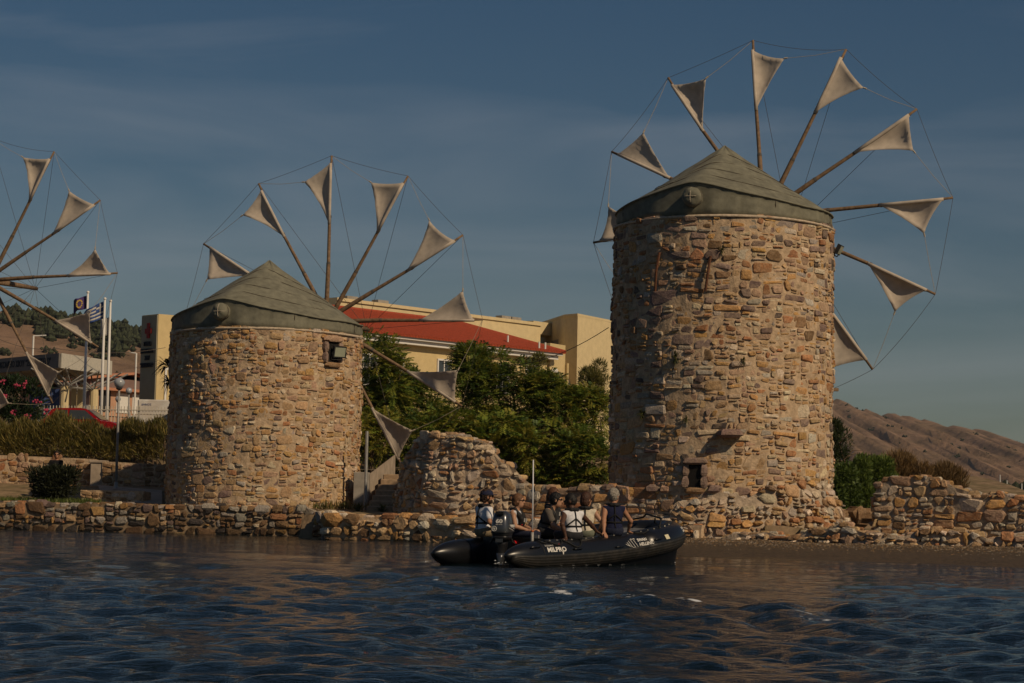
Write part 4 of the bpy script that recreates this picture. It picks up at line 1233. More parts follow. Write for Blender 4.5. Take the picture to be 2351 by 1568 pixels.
def wall_frame(a, b):
    """unit along-wall vector, outward normal (towards the camera) and length of a wall from a to b"""
    d = Vector((b.x - a.x, b.y - a.y, 0)); L = d.length; d.normalize(); n = Vector((d.y, -d.x, 0))
    if n.y > 0: n = -n
    return d, n, L

def window(parent, a, d, n, u, z, w, h, arch=False, deep=.12):
    """white-framed window standing in a wall: frame, panes and bars"""
    o = a + d * u; o = Vector((o.x, o.y, z))
    f = MB(); t = .12
    f.obox(o - n*.05, d*w, n*(deep+.05), EZ*t); f.obox(o + EZ*(h-t) - n*.05, d*w, n*(deep+.05), EZ*t)
    f.obox(o + EZ*t - n*.05, d*t, n*(deep+.04), EZ*(h-2*t)); f.obox(o + d*(w-t) + EZ*t - n*.05, d*t, n*(deep+.04), EZ*(h-2*t))
    if arch: f.prism([o + d*w*q + EZ*(h + .28*math.sin(PI*q)) for q in np.linspace(0, 1, 9)], n*deep)
    fr = f.build("window", M_WHITE, parent)
    m = MB()
    m.obox(o + d*t + EZ*t, d*(w-2*t), n*.03, EZ*(h-2*t)); m.build("pane", M_GLASS, fr)
    m = MB(); m.obox(o + d*(w/2-.04) + EZ*t + n*.03, d*.08, n*.04, EZ*(h-2*t)); m.obox(o + d*t + EZ*(h*.55) + n*.031, d*(w-2*t), n*.036, EZ*.07); m.build("glazing_bar", M_WHITE, fr)

def hospital():
    A, B = PZ(796, 144.0, 12), PZ(1256, 160.0, 12); A.z = B.z = 0
    d, n, L = wall_frame(A, B); back = -n
    root = empty("hospital_building", (A + d*L/2) + EZ*4, "long cream building with a red tiled roof behind the trees", "building")
    ze = 12.2
    MB().obox(A + EZ*3.6, d*L, back*10, EZ*(ze-3.6)).build("wall", M_YEL, root)
    # stepped white cornice
    MB().obox(A + n*.55 - d*.3 + EZ*(ze-.5), d*(L+.9), back*1.0, EZ*.28).build("cornice", M_WHITE, root)
    MB().obox(A + n*.8 - d*.5 + EZ*(ze-.22), d*(L+1.3), back*1.4, EZ*.22).build("cornice", M_WHITE, root)
    # hipped tiled roof
    e0, e1 = A + n*.95 - d*1 + EZ*(ze+.02), A + n*.95 + d*(L+.9) + EZ*(ze+.02)
    zr = 14.25; r0, r1 = A + back*5.2 - d*1 + EZ*zr, A + back*5.2 + d*(L-4.2) + EZ*zr
    b1 = A + back*11 + d*(L+.9) + EZ*(ze+.02)
    roof = mk("roof", [e0, e1, r1, r0, b1, e0 - EZ*.08, e1 - EZ*.08, b1 - EZ*.08, r0 - EZ*2.2], [(0,1,2,3), (1,4,2), (5,6,1,0), (6,7,4,1), (5,8,3,0)], M_TILE, root)
    m = MB(); k = int((L + 1.9) / .30)
    for i in range(k):
        p = e0 + d*(.15 + .30*i); u = .15 + .30*i
        q = r0 + d*(u) if u < (r1 - r0).length else r1.lerp(e1, (u - (r1-r0).length) / (L + 1.9 - (r1-r0).length))
        m.tube([p + EZ*.03, p.lerp(q, .5) + EZ*.05, q + EZ*.04], .085, 5)
    for i in range(26):
        t = (i + .5) / 26; p = e1.lerp(b1, t); m.tube([p + EZ*.03, p.lerp(r1, .97) + EZ*.04], .085, 5)
    m.build("roof_tiles", M_TILE, roof, kind="stuff")
    for i in range(k + 1):
        p = e0 + d*(.30*i)
        if 6 < i: MB().tube([p + n*.02, p + back*.35 + EZ*.10], .10, 6).build("eave_tile", M_TILE, roof)
    MB().tube([r0 + EZ*.06, r1 + EZ*.06], .13, 7).build("ridge_cap", M_TILE, roof); MB().tube([r1 + EZ*.06, e1 + EZ*.06], .12, 7).build("ridge_cap", M_TILE, roof)
    for x, y in ((1056, 783), (1166, 777), (1178, 806), (1238, 791), (1252, 793)):
        p = P(x, y, 156.5); MB().tube([p - EZ*.25, p + EZ*.2], .07, 6).build("roof_vent", M_WHITE, roof)
    # taller wing behind with a plain parapet and chimney stubs
    C, D = PZ(770, 151.5, 13), PZ(1240, 169.0, 13); C.z = D.z = 0; d2, n2, L2 = wall_frame(C, D)
    wing = MB().obox(C + EZ*3.6, d2*L2, -n2*8, EZ*(14.8-3.6)).build("rear_wing", M_YELP, root)
    MB().obox(C + EZ*14.8 + n2*.12, d2*L2, -n2*8.2, EZ*.22).build("parapet_coping", M_YELP, wing)
    for x in (832, 898, 1186, 1212):
        f = (x - 775) / (1244 - 775); p = C + d2*L2*f + EZ*15.02 - n2*1.5
        MB().obox(p, d2*1.1, -n2*.6, EZ*.42).build("chimney", M_GREY, wing)
    # stair block at the right end
    pl = [Vector((q_.x, q_.y, 0)) for q_ in (PZ(1238, 176, 13), PZ(1295, 168.2, 13), PZ(1325, 167.0, 13), PZ(1480, 178.0, 13), PZ(1480, 190, 13), PZ(1238, 190, 13))]
    blk = MB().prism([p + EZ*3.5 for p in pl], EZ*(15.45-3.5)).build("stair_block", M_YELP, root)
    MB().prism([p + (p - pl[4]) * .003 + EZ*15.45 for p in pl], EZ*.18).build("parapet_coping", M_YELP, blk)
    c0, c1 = PZ(1174, 171.5, 13), PZ(1238, 174.5, 13); c0.z = c1.z = 0; d3, n3, L3 = wall_frame(c0, c1)
    MB().obox(c0 + EZ*14.35 + n3*2.0, d3*L3, -n3*4, EZ*.95).build("balcony_canopy", M_YELP, blk)
    MB().obox(c0 + EZ*3.6 - n3*.5, d3*L3, -n3*4, EZ*10.7).build("recess_wall", M_YEL, blk)
    MB().obox(c0 + EZ*11.6 - n3*.45 + d3*1.3, d3*1.5, n3*.1, EZ*2.2).build("balcony_door", M_GLASS, blk)
    dd, nn, LL = wall_frame(pl[0], pl[1])
    MB().obox(pl[0] + dd*(LL*.5) + EZ*12.0, dd*2.2, nn*.06, EZ*1.9).build("shutter", M_GREY, blk)
    dd, nn, LL = wall_frame(pl[1], pl[2])
    window(blk, pl[1], dd, nn, .1, 8.0, .62, 2.6, True)
    # front annex with a window, and the facade windows
    a0, a1 = PZ(1253, 160.5, 10), PZ(1288, 162.5, 10); a0.z = a1.z = 0; d4, n4, L4 = wall_frame(a0, a1)
    ann = MB().obox(a0 + EZ*3.5 + n4*.3, d4*L4, -n4*7, EZ*9.4).build("annex", M_YEL, root)
    window(ann, a0 + n4*.3, d4, n4, .2, 9.0, .95, 1.9, True)
    for x, zt in ((848, 8.8), (905, 8.8), (1012, 8.9), (1090, 8.9), (1150, 9.0), (1222, 9.1)):
        f = (x - 800) / (1262 - 800)
        window(root, A, d, n, L*f - .7, zt, 1.45, 2.1, False)
    MB().tube([a1 + n4*.5 + EZ*4, a1 + n4*.5 + EZ*11.6], .09, 7).build("downpipe", M_YEL, root)
hospital()

# pylon with red cross and Greek lettering
M_SHADEFACE = mat("shade_toned_face", (.33,.30,.215), .8, .06, 1)  # cream face toned greenish grey, its shade put into the colour
M_RED = mat("red_sign", (.30,.02,.015), .6, .1, 3)
M_INK = mat("dark_lettering", (.02,.022,.03), .6, .1, 3)
def pylon():
    Y = 125.0; c = PZ(360, Y, 8.5); c.z = 0
    n1 = Vector((-.77, -.64, 0)); d1 = Vector((-.64, .77, 0))        # sign face, its leftward direction
    n2 = Vector((.64, -.77, 0)); d2 = Vector((.77, .64, 0))
    root = empty("hospital_pylon", c + EZ*3.8, "tall cream pylon with a red cross and Greek lettering", "sign")
    w1, w2, zt = 1.75, 3.4, 11.45
    MB().obox(c + EZ*3.6, d2*w2, d1*w1, EZ*(zt-3.6)).build("shaft", M_YEL, root)
    MB().obox(c + n1*.05 + d1*.05 + EZ*3.7, d1*(w1-.1), -n1*.06, EZ*(zt-3.75)).build("sign_face", M_SHADEFACE, root)
    o = c + n1*.06
    def at(x, y):        # point of the face seen at (x, y)
        best = None
        for i in range(41):
            u = w1 * i / 40; q = o + d1*u; px = PZ(x, q.y, 8.0)
            e = abs(px.x - q.x)
            if best is None or e < best[0]: best = (e, u)
        u = best[1]; q = o + d1*u
        return q + EZ*P(x, y, q.y).z
    cc = at(338, 760)
    MB().obox(cc + d1*.13 - EZ*.40, -d1*.26, n1*.07, EZ*.84).build("red_cross_bar", M_RED, root)
    MB().obox(cc + d1*.33 - EZ*.14, -d1*.66, n1*.066, EZ*.28).build("red_cross_bar", M_RED, root)
    for body, y, sz, ft in (("ΓΕΝΙΚΟ", 790, .33, .78), ("ΝΟΣΟΚΟΜΕΙΟ", 806.5, .33, 1.42), ("ΧΙΟΥ", 822.5, .33, .54), ("\"ΣΚΥΛΙΤΣΕΙΟ\"", 839, .33, 1.45)):
        q = at(337, y)
        text_mesh("lettering", body, sz, M_INK, root, frame(q + n1*.03, -d1, EZ), .03, bold=.008, fit=ft)
    p = c + d2*.5 + n2*.03
    MB().obox(p + EZ*6.2, d2*.55, n2*.05, EZ*2.3).build("side_window_frame", M_WHITE, root)
    MB().obox(p + d2*.12 + n2*.05 + EZ*6.32, d2*.31, n2*.02, EZ*2.06).build("side_panel", M_YEL, root)
pylon()

# entrance canopy on a space frame
def canopy():
    k = PZ(125, 112, 0); l = PZ(-90, 121, 0); r = PZ(242, 117.5, 0)
    root = empty("entrance_canopy", k + EZ*3.8, "flat entrance canopy with lettered fascia on a lattice of struts", "canopy")
    zb, zt = 7.62, 8.28
    far = l + r - k
    MB().prism([k + EZ*zb, r + EZ*zb, far + EZ*zb, l + EZ*zb], EZ*(zt-zb)).build("roof_slab", M_GREY, root)
    d, n, L = wall_frame(l, k)
    fa = MB().obox(l + n*.02 + EZ*(zb-.04), d*L, n*.06, EZ*(zt-zb+.08)).build("fascia", mat("shaded_fascia", (.16,.15,.14), .7, .1, 2), root)  # darker fascia colour carries the shade of this side
    text_mesh("lettering", "ΝΟΣΟΚΟΜΕΙΟ ΧΙΟΥ \"ΣΚΥΛΙΤΣΕΙΟ\"", .44, M_INK, fa, frame(l + d*(L - 2.3 - 2.2) + n*.085 + EZ*(zb + .32), d, EZ), .02, bold=.008)
    d2, n2, L2 = wall_frame(k, r)
    MB().obox(k + n2*.02 + EZ*(zb-.04), d2*L2, n2*.06, EZ*(zt-zb+.08)).build("fascia", mat("sunlit_fascia", (.50,.47,.40), .7, .1, 2), root)  # same fascia on the sunlit side, light painted in as a paler colour
    for x, Y in ((138, 113.5), (206, 116.0), (70, 118.), (20, 119.5), (170, 121.0)):
        p = PZ(x, Y, 0)
        MB().tube([p + EZ*3.4, p + EZ*6.75], .22, 10).build("pillar", M_YELP, root)
        for i in range(8):
            g = 2*PI*i/8 + .3; q = p + Vector((math.cos(g)*1.7, math.sin(g)*1.7, 7.6))
            MB().tube([p + EZ*6.7, q], .04, 5).build("strut", M_STEEL, root)
    a, b = PZ(138, 113.5, 6.75), PZ(206, 116.0, 6.75); MB().tube([a, b], .05, 5).build("strut", M_STEEL, root)
    for i in range(9):
        p = l.lerp(k, i/8.5) + EZ*(zb-.9) - n*1.0; q = l.lerp(k, min(1, (i+.5)/8.5)) + EZ*zb - n*.3
        MB().tube([p, q], .035, 5).build("strut", M_STEEL, root); MB().tube([p, l.lerp(k, max(0, (i-.5)/8.5)) + EZ*zb - n*.3], .035, 5).build("strut", M_STEEL, root)
    MB().tube([l + EZ*(zb-.9) - n*1.0, k + EZ*(zb-.9) - n*1.0], .04, 5).build("strut", M_STEEL, root)
canopy()

def house(label, x0, x1, ytop, Y0, Y1, zbot, wallm, roofm, rows, name="town_house", slope=.5, overhang=.5):
    a, b = PZ(x0, Y0, 0), PZ(x1, Y1, 0); d, n, L = wall_frame(a, b); zt = P(x0, ytop, Y0).z
    root = empty(name, a + d*L/2 + EZ*zbot, label, "house")
    MB().obox(a + EZ*zbot, d*L, -n*7, EZ*(zt - zbot)).build("wall", wallm, root)
    e = [a - d*.4 + n*overhang + EZ*zt, a + d*(L+.4) + n*overhang + EZ*zt, a + d*(L+.4) - n*3.5 + EZ*(zt+slope), a - d*.4 - n*3.5 + EZ*(zt+slope), a + d*(L+.4) - n*7.4 + EZ*zt, a - d*.4 - n*7.4 + EZ*zt]
    lo = [q - EZ*.16 for q in e]
    mk("roof", e + lo, [(0,1,2,3), (3,2,4,5), (6,7,1,0), (7,8,2,1), (9,6,0,3), (6,9,8,7), (8,9,11,10)], roofm, root)
    for (u, z, w, h, kind) in rows:
        o = a + d*u + EZ*z
        if kind == "w": window(root, a, d, n, u, z, w, h, False, .06)
        elif kind == "s": MB().obox(o, d*w, n*.06, EZ*h).build("shutter", M_WHITE, root)
        elif kind == "d": MB().obox(o, d*w, n*.03, EZ*h).build("door_opening", M_DARKM, root)
        elif kind == "b":
            bal = MB().obox(o, d*w, n*1.2, EZ*.16).build("balcony", M_YELP, root)
            for i in range(int(w/.28)):
                q = o + d*(.05 + .28*i) + n*1.12 + EZ*.16
                MB().tube([q, q + EZ*.85], .018, 4).build("baluster", M_DARKM, bal)
            MB().tube([o + n*1.12 + EZ*1.02, o + n*1.12 + d*w + EZ*1.02], .03, 5).build("handrail", M_DARKM, bal)
    return root, a, d, n
M_PINKW = mat("salmon_render", (.50,.29,.19), .9, .08, 1)
M_MAUVE = mat("mauve_render", (.20,.135,.12), .9, .08, 1)
M_PROOF = mat("salmon_roof", (.48,.22,.13), .9, .12, 2)
hp, ha, hd, hn = house("salmon pink two-storey house with a flowered balcony behind the flagpoles", 196, 330, 888, 148, 152, 3.8, M_PINKW, M_PROOF,
      [(.8, 6.9, 1.0, 1.5, "d"), (2.3, 6.9, 1.1, 1.3, "s"), (3.7, 6.9, .9, 1.3, "s"), (.2, 5.55, 4.6, 0, "b"), (.3, 4.0, 1.0, 1.4, "d")])
_h = np.random.default_rng(31)
for i in range(12):
    q = ha + hd*(.4 + .38*i) + hn*1.3 + EZ*5.95
    m = MB()
    for k in range(6): m.sphere(q + Vector(_h.normal(0, .11, 3)), .09, 6, 4)
    tag(m.build("flower_pot", mat("balcony_flowers", (.16,.06,.04), .8, .5, 9, c2=(.03,.06,.02)), None), "flowering pot plant on the salmon house's balcony rail", "plant", "balcony flowers")
house("mauve-walled house end between the canopy pillars", 158, 196, 866, 149, 148, 3.8, M_MAUVE, M_PROOF, [(.5, 6.4, 1.2, .9, "s")])
house("small ochre yellow house under the canopy's right corner", 206, 246, 860, 170, 171, 3.9, mat("ochre_render", (.52,.33,.09), .9, .08, 1), M_TILE, [(.4, 8.2, .8, .7, "d")], slope=.6)
# pale hoarding and blue advertising panel under the canopy
for (x0, x1, y0, y1, Y, name, m_, lab) in ((146, 190, 884, 935, 118, "hoarding_panel", M_YELP, "pale cream hoarding panel between the canopy pillars"), (66, 137, 891, 928, 114, "blue_panel", mat("blue_panel", (.035,.06,.16), .6, .3, 2, c2=(.06,.09,.19)), "blue display panel under the canopy's left half")):
    a, b = P(x0, y1, Y), P(x1, y1, Y); zt = P(x0, y0, Y).z
    r = empty(name, (a.x, Y, 3.8), lab, "panel")
    n_ = 3 if name[0] == "h" else 1
    for i in range(n_):
        x = a.x + (b.x - a.x) * i / n_
        MB().box((x + .02, Y, 3.9), (a.x + (b.x - a.x)*(i+1)/n_ - .02, Y + .08, zt), .015).build("board", m_, r)
    for x in (a.x + .15, b.x - .15): MB().tube([(x, Y + .14, 3.5), (x, Y + .14, zt)], .05, 6).build("post", M_STEEL, r)

# flagpoles and flags
def cloth_grid(o, ax, ay, nx, ny, f):
    V = [o + ax*(i/nx) + ay*(j/ny) + f(i/nx, j/ny) for j in range(ny+1) for i in range(nx+1)]
    F = [(j*(nx+1)+i, j*(nx+1)+i+1, (j+1)*(nx+1)+i+1, (j+1)*(nx+1)+i) for j in range(ny) for i in range(nx)]
    return V, F
M_EU = mat("flag_violet_blue", (.075,.045,.16), .8, .1, 3, trans=.2); M_GRB = mat("flag_blue", (.04,.09,.28), .8, .1, 3, trans=.2); M_FLW = mat("flag_white", (.62,.60,.56), .8, .06, 3, trans=.25); M_STAR = mat("flag_gold", (.6,.42,.10), .7, .1, 3)
poles = []
for (x0, y0, x1, Y, lab) in ((202, 673, 189, 108, "white flagpole flying the violet-blue starred flag"), (241, 688, 233, 107, "white flagpole flying the blue and white striped flag"), (254, 693, 247, 109, "white flagpole with the plain white flag, right of the other two")):
    t = P(x0, y0, Y); b = PZ(x1, Y, 3.7); b.z = 3.5
    b.x = t.x + .0
    r = empty("flagpole", b, lab, "flagpole", "flagpoles in front of the hospital")
    MB().tube([b, b.lerp(t, .5), t], [.085, .07, .045], 10).build("pole", M_WHITE, r, True)
    MB().sphere(t + EZ*.04, .075, 8, 6).build("finial", M_WHITE, r, True)
    poles.append((t, Y))
(t1, Y1), (t2, Y2), (t3, Y3) = poles
def flag(label, t, w, h, drop, mats, pattern, slant, wave=.10, droop=.45):
    o = t - EZ*drop - Vector((.07, 0, 0)); r = empty("flag", o, label, "flag")
    f = lambda u, v: Vector((0, .14*math.sin(u*7 + v), -droop*u*u*w*.7 + wave*math.sin(u*9 + v*2)*u)) 
    pattern(o, Vector((-w, 0, -slant)), Vector((0, 0, -h)), f, r)
    return r
def pat_plain(m):
    def g(o, ax, ay, f, r):
        V, F = cloth_grid(o, ax, ay, 14, 8, f); q = mk("cloth", V, F, m, r, True); q.modifiers.new("cloth", 'SOLIDIFY').thickness = .012
    return g
def pat_eu(o, ax, ay, f, r):
    pat_plain(M_EU)(o, ax, ay, f, r)
    for k in range(12):
        g = 2*PI*k/12; u, v = .5 + .22*math.cos(g)*.8, .5 + .30*math.sin(g)
        c = o + ax*u + ay*v + f(u, v) + Vector((0, -.03, 0))
        MB().prism([c + Vector((math.cos(a)*q, 0, math.sin(a)*q)) for a, q in [(PI/2 + PI*i/5, .06 if i % 2 == 0 else .025) for i in range(10)]], (0, -.012, 0)).build("star", M_STAR, r)
def pat_gr(o, ax, ay, f, r):
    for k in range(9):
        for (u0, u1) in ((0, .37), (.37, 1)):
            c = M_GRB if k % 2 == 0 else M_FLW
            if u0 == 0 and k < 5:
                continue
            V, F = cloth_grid(o + ax*u0 + ay*(k/9), ax*(u1-u0), ay/9, 8, 1, lambda u, v: f(u0 + u*(u1-u0), k/9 + v/9))
            mk("stripe", V, F, c, r, True).modifiers.new("cloth", 'SOLIDIFY').thickness = .012
    for (u0, u1, v0, v1, c) in ((0, .148, 0, 2/9, M_GRB), (.222, .37, 0, 2/9, M_GRB), (0, .148, 3/9, 5/9, M_GRB), (.222, .37, 3/9, 5/9, M_GRB), (.148, .222, 0, 5/9, M_FLW), (0, .148, 2/9, 3/9, M_FLW), (.222, .37, 2/9, 3/9, M_FLW)):
        V, F = cloth_grid(o + ax*u0 + ay*v0, ax*(u1-u0), ay*(v1-v0), 3, 2, lambda u, v: f(u0 + u*(u1-u0), v0 + v*(v1-v0)))
        mk("canton_piece", V, F, c, r, True).modifiers.new("cloth", 'SOLIDIFY').thickness = .012
flag("violet-blue flag with a ring of gold stars on the left flagpole", t1, .62, .62, .12, None, pat_eu, .12, .05, .35)
flag("blue and white striped flag with a cross blowing left", t2, .92, .80, .08, None, pat_gr, .30, .06, .45)
flag("plain white flag hanging on the rightmost flagpole", t3, .40, .85, .75, None, pat_plain(M_FLW), .1, .05, .2)

# picket fence along the road
def fence():
    a, b = PZ(78, 107, 0), PZ(392, 105.5, 0); d, n, L = wall_frame(a, b); zt, zb = 5.5, 3.72
    root = empty("picket_fence", a + d*L/2 + EZ*zb, "pale vertical-bar fence along the hospital forecourt", "fence")
    k = int(L/.155)
    proto = MB().box((-.018, -.012, 0), (.018, .012, zt - zb)).v
    me = None
    for i in range(k + 1):
        p = a + d*(i*.155) + EZ*zb
        if me is None:
            o = mk("picket", proto, [(3,2,1,0),(4,5,6,7),(0,1,5,4),(1,2,6,5),(2,3,7,6),(3,0,4,7)], mat("fence_paint", (.55,.50,.40), .6, .1, 4), None); me = o.data
        else: o = link(bpy.data.objects.new("picket", me))
        o.parent = root; o.matrix_parent_inverse = Matrix.Translation(-root.location); o.location = p
    for z in (zb + .2, zt - .2): MB().obox(a + EZ*z + n*.012, d*L, n*.03, EZ*.045).build("rail", MAT["fence_paint"], root)
    for i in range(0, k + 1, 16): MB().obox(a + d*(i*.155 + .05) + EZ*(zb-.2), d*.07, -n*.07, EZ*(zt-zb+.25)).build("post", MAT["fence_paint"], root)
fence()

# road strip behind the hedge
rd = MB(); rd.add([PZ(-200, 101, 3.74), PZ(420, 101, 3.74), PZ(420, 106, 3.76), PZ(-200, 106.5, 3.76)], [(0,1,2,3)])
o = rd.build("road", mat("asphalt", (.06,.058,.055), .9, .2, 2), None); o["kind"] = "structure"

# cars
def wheel(parent, c, ax, r=.31, w=.2):
    t = MB().lathe([(r*.62, -w/2), (r*.95, -w/2), (r, -w/2+.03), (r, w/2-.03), (r*.95, w/2), (r*.62, w/2)], c, 18, ax).build("wheel", mat("tyre_rubber", (.015,.015,.015), .9, .1, 5), parent)
    MB().lathe([(r*.6, -w*.4), (r*.6, w*.42), (r*.1, w*.46)], c, 12, ax).build("rim", M_STEEL, t)
def car(label, c, heading, paint, L=3.9, W=1.66, H=1.46, name="parked_car"):
    """hatchback: lower body, glasshouse with separate windows, wheels, lamps; heading = unit forward vector"""
    f = Vector(heading).normalized(); s = Vector((-f.y, f.x, 0)); c = Vector(c)
    root = empty(name, c, label, "car")
    Q = lambda u, v, z: c + f*(u*L) + s*(v*W) + EZ*(z*H)
    prof = [(-.5, .30), (-.49, .55), (-.46, .62), (.16, .64), (.36, .60), (.485, .47), (.5, .30), (.47, .16), (-.47, .16)]
    body = MB(); rings = []
    for v, ins, in ((-.5, .96), (-.46, 1.0), (.46, 1.0), (.5, .96)):
        rings.append([Q(u*ins, v, .38 + (z-.38)*ins) for u, z in prof])
    body.loft(rings).build("body", paint, root)
    gl = [(-.465, .62), (-.36, .95), (-.30, .985), (-.02, 1.0), (.05, .97), (.235, .62)]
    cab = MB().loft([[Q(u*1.0, v*(1 - .10*(z-.62)/.38*1.6), z) for u, z in gl] for v in (-.455, .455)]).build("cabin", paint, root)
    for sg in (-1, 1):
        for (u0, u1, u2, u3) in ((-.37, -.17, -.17, -.31), (-.145, .17, .035, -.145)):
            m = MB(); vz = lambda z: sg*(.455*(1 - .10*(z-.62)/.38*1.6) + .006)
            m.prism([Q(u0, vz(.655), .655), Q(u1, vz(.655), .655), Q(u2, vz(.93), .93), Q(u3, vz(.93), .93)], s*sg*.012).build("side_window", M_GLASS, cab)
        MB().box((0,0,0), (.001,.001,.001))
        m = MB().sphere(Q(.19, sg*.53, .66), .09, 8, 6, (.8, 1, .7)).build("mirror", paint, root, True)
        MB().sphere(Q(.465, sg*.36, .50), .13, 10, 6, (.8, 1.2, .7)).build("headlight", M_GLASS, root, True)
        MB().sphere(Q(-.48, sg*.40, .58), .10, 8, 6, (.5, .8, 1.2)).build("tail_light", M_RED, root, True)
        for u in (-.30, .31): wheel(root, Q(u, sg*.45, .21), s)
    MB().prism([Q(.222, -.38, .655), Q(.222, .38, .655), Q(.064, .33, .945), Q(.064, -.33, .945)], f*.02 + EZ*.012).build("windscreen", M_GLASS, cab)
    MB().prism([Q(-.455, -.36, .655), Q(-.455, .36, .655), Q(-.365, .32, .93), Q(-.365, -.32, .93)], -f*.015 + EZ*.006).build("rear_window", M_GLASS, cab)
    return root
M_CARR = mat("red_car_paint", (.28,.008,.012), .25, .04, 1, spec=.5, coat=.5)
M_CARD = mat("dark_car_paint", (.02,.025,.03), .25, .04, 1, spec=.5, coat=.5)
q = PZ(196, 103.4, 3.75); car("red hatchback parked behind the tawny hedge", (q.x, q.y, 3.75), (1, -.12, 0), M_CARR, 3.9, 1.66, 1.5)
q = PZ(392, 103.0, 3.75); car("dark car half hidden by the squat windmill, behind the hedge", (q.x, q.y, 3.75), (-1, -.1, 0), M_CARD, 3.9, 1.66, 1.3)

def truck():
    a = PZ(272, 109.5, 0); c = Vector((a.x, 109.5, 3.75))
    root = empty("municipal_truck", c, "white municipal truck with Greek lettering behind the fence", "truck")
    M_W = mat("white_truck_paint", (.62,.60,.55), .4, .10, 1.5, c2=(.55,.50,.44))
    Q = lambda x, y, z: Vector((c.x + x, c.y + y, 3.75 + z))
    MB().prism([Q(0, 0, .45), Q(.1, 0, .95), Q(.32, 0, 1.42), Q(.62, 0, 1.5), Q(5.2, 0, 1.45), Q(5.2, 0, .45)], (0, 1.9, 0)).build("body", M_W, root)
    MB().box((c.x + .72, c.y + .06, 3.75 + 1.5), (c.x + 5.2, c.y + 1.84, 3.75 + 2.25), .05).build("cargo_box", M_W, root)
    MB().box((c.x + .9, c.y - .02, 3.75 + .42), (c.x + 5.2, c.y + .01, 3.75 + .5)).build("side_skirt", M_GREY, root)
    for x in (1.0, 4.2):
        for y in (.15, 1.75): wheel(root, Q(x, y, .36), Vector((0, 1, 0)), .36)
    text_mesh("lettering", "ΔΗΜΟΣ ΧΙΟΥ", .20, M_INK, root, frame(Q(1.15, -.012, .98), (1, 0, 0), EZ), .004)
    text_mesh("lettering", "ΔΗΜΟΣ", .13, mat("blue_lettering", (.1,.12,.25), .6, .1, 3), root, frame(Q(1.15, .05, 2.0), (1, 0, 0), EZ), .004)
    MB().prism([Q(.16, -.01, 1.02), Q(.75, -.01, 1.02), Q(.75, -.01, 1.4), Q(.36, -.01, 1.4)], (0, .02, 0)).build("cab_window", M_GLASS, root)
truck()

# street lamps with globes
M_GLOBE = mat("frosted_globe", (.34,.36,.39), .2, .05, 2, spec=.6)
def globe_lamp(label, x, y, Y, r, base_z, xb=None, kind=0):
    g = P(x, y, Y); b = PZ(xb or x, Y, base_z); b.z = base_z
    root = empty("street_lamp", b, label, "street lamp", "globe street lamps")
    MB().tube([b, b.lerp(g, .55), g - EZ*r*.9], [.055, .05, .04], 9).build("pole", M_STEEL, root, True)
    MB().lathe([(.12, 0), (.10, .05), (.06, .25)], b, 10).build("base", M_STEEL, root)
    MB().lathe([(r*.35, -r*1.15), (r*.55, -r*.95), (r*.55, -r*.8), (r*.2, -r*.75)], g, 12).build("collar", M_DARKM, root)
    if kind == 0:
        MB().lathe([(r*.5, -r*.85), (r*.85, -r*.3), (r, r*.15), (r*.8, r*.6), (r*.4, r*.9), (r*.05, r*.97)], g, 16).build("globe", M_GLOBE, root, True)
    else:
        MB().sphere(g, r, 14, 10).build("globe", M_GLOBE, root, True)
globe_lamp("street lamp on a tall post rising from the retaining wall left of the squat windmill", 274, 880, 87.5, .22, 1.55, 266)
globe_lamp("smaller round white lamp beside the pylon, near the truck", 296, 897, 112, .16, 3.7, None, 1)
globe_lamp("low lamp globe just left of the white truck", 271, 916, 111, .14, 3.7, None, 1)
for (x, y, xa, ya, Y, lab) in ((77, 771, 106, 770, 120, "thin white bracket pole left of the canopy"), (313, 811, 297, 809, 118, "thin white bracket pole in front of the pylon")):
    t = P(x, y, Y); e = P(xa, ya, Y); r = empty("bracket_pole", (t.x, Y, 3.8), lab, "pole")
    MB().tube([(t.x, Y, 3.6), t], .05, 7).build("pole", M_WHITE, r); MB().tube([t, e], .035, 6).build("arm", M_WHITE, r)
t = P(162, 842, 119); r = empty("red_post", (t.x, 119, 3.8), "thin red post between the canopy struts", "post"); MB().tube([(t.x, 119, 3.6), (t.x, 119, t.z)], .05, 6).build("shaft", M_RED, r); MB().sphere((t.x, 119, t.z), .07, 6, 4).build("tip", M_RED, r)
# solar water tank on a roof
t = P(303, 868, 150); r = empty("roof_tank", (t.x, 152, t.z - .4), "dark water tank on the salmon house's roof", "tank")
MB().tube([(t.x - 1.0, 152, t.z), (t.x + 1.0, 152, t.z)], .38, 12).build("tank", M_DARKM, r, True); MB().box((t.x - .9, 151.8, t.z - .75), (t.x + .9, 152.2, t.z - .3)).build("stand", M_DARKM, r)

# overhead cables
def cable(label, pts, d=.3):
    pl = []
    for a, b in zip(pts, pts[1:]): pl += sag(a, b, d, 12)[: None]
    tag(MB().tube(pl, .013, 5).build("overhead_cable", M_ROPE, None), label, "cable")
cable("dark cable rising past the hospital wall to the tallest windmill", [P(1150, 838, 93), P(1397, 752, 71.5)], .35)
cable("thin cable crossing in front of the bare hill and canopy", [P(-20, 770, 110), P(130, 800, 112), P(380, 798, 118)], .25)

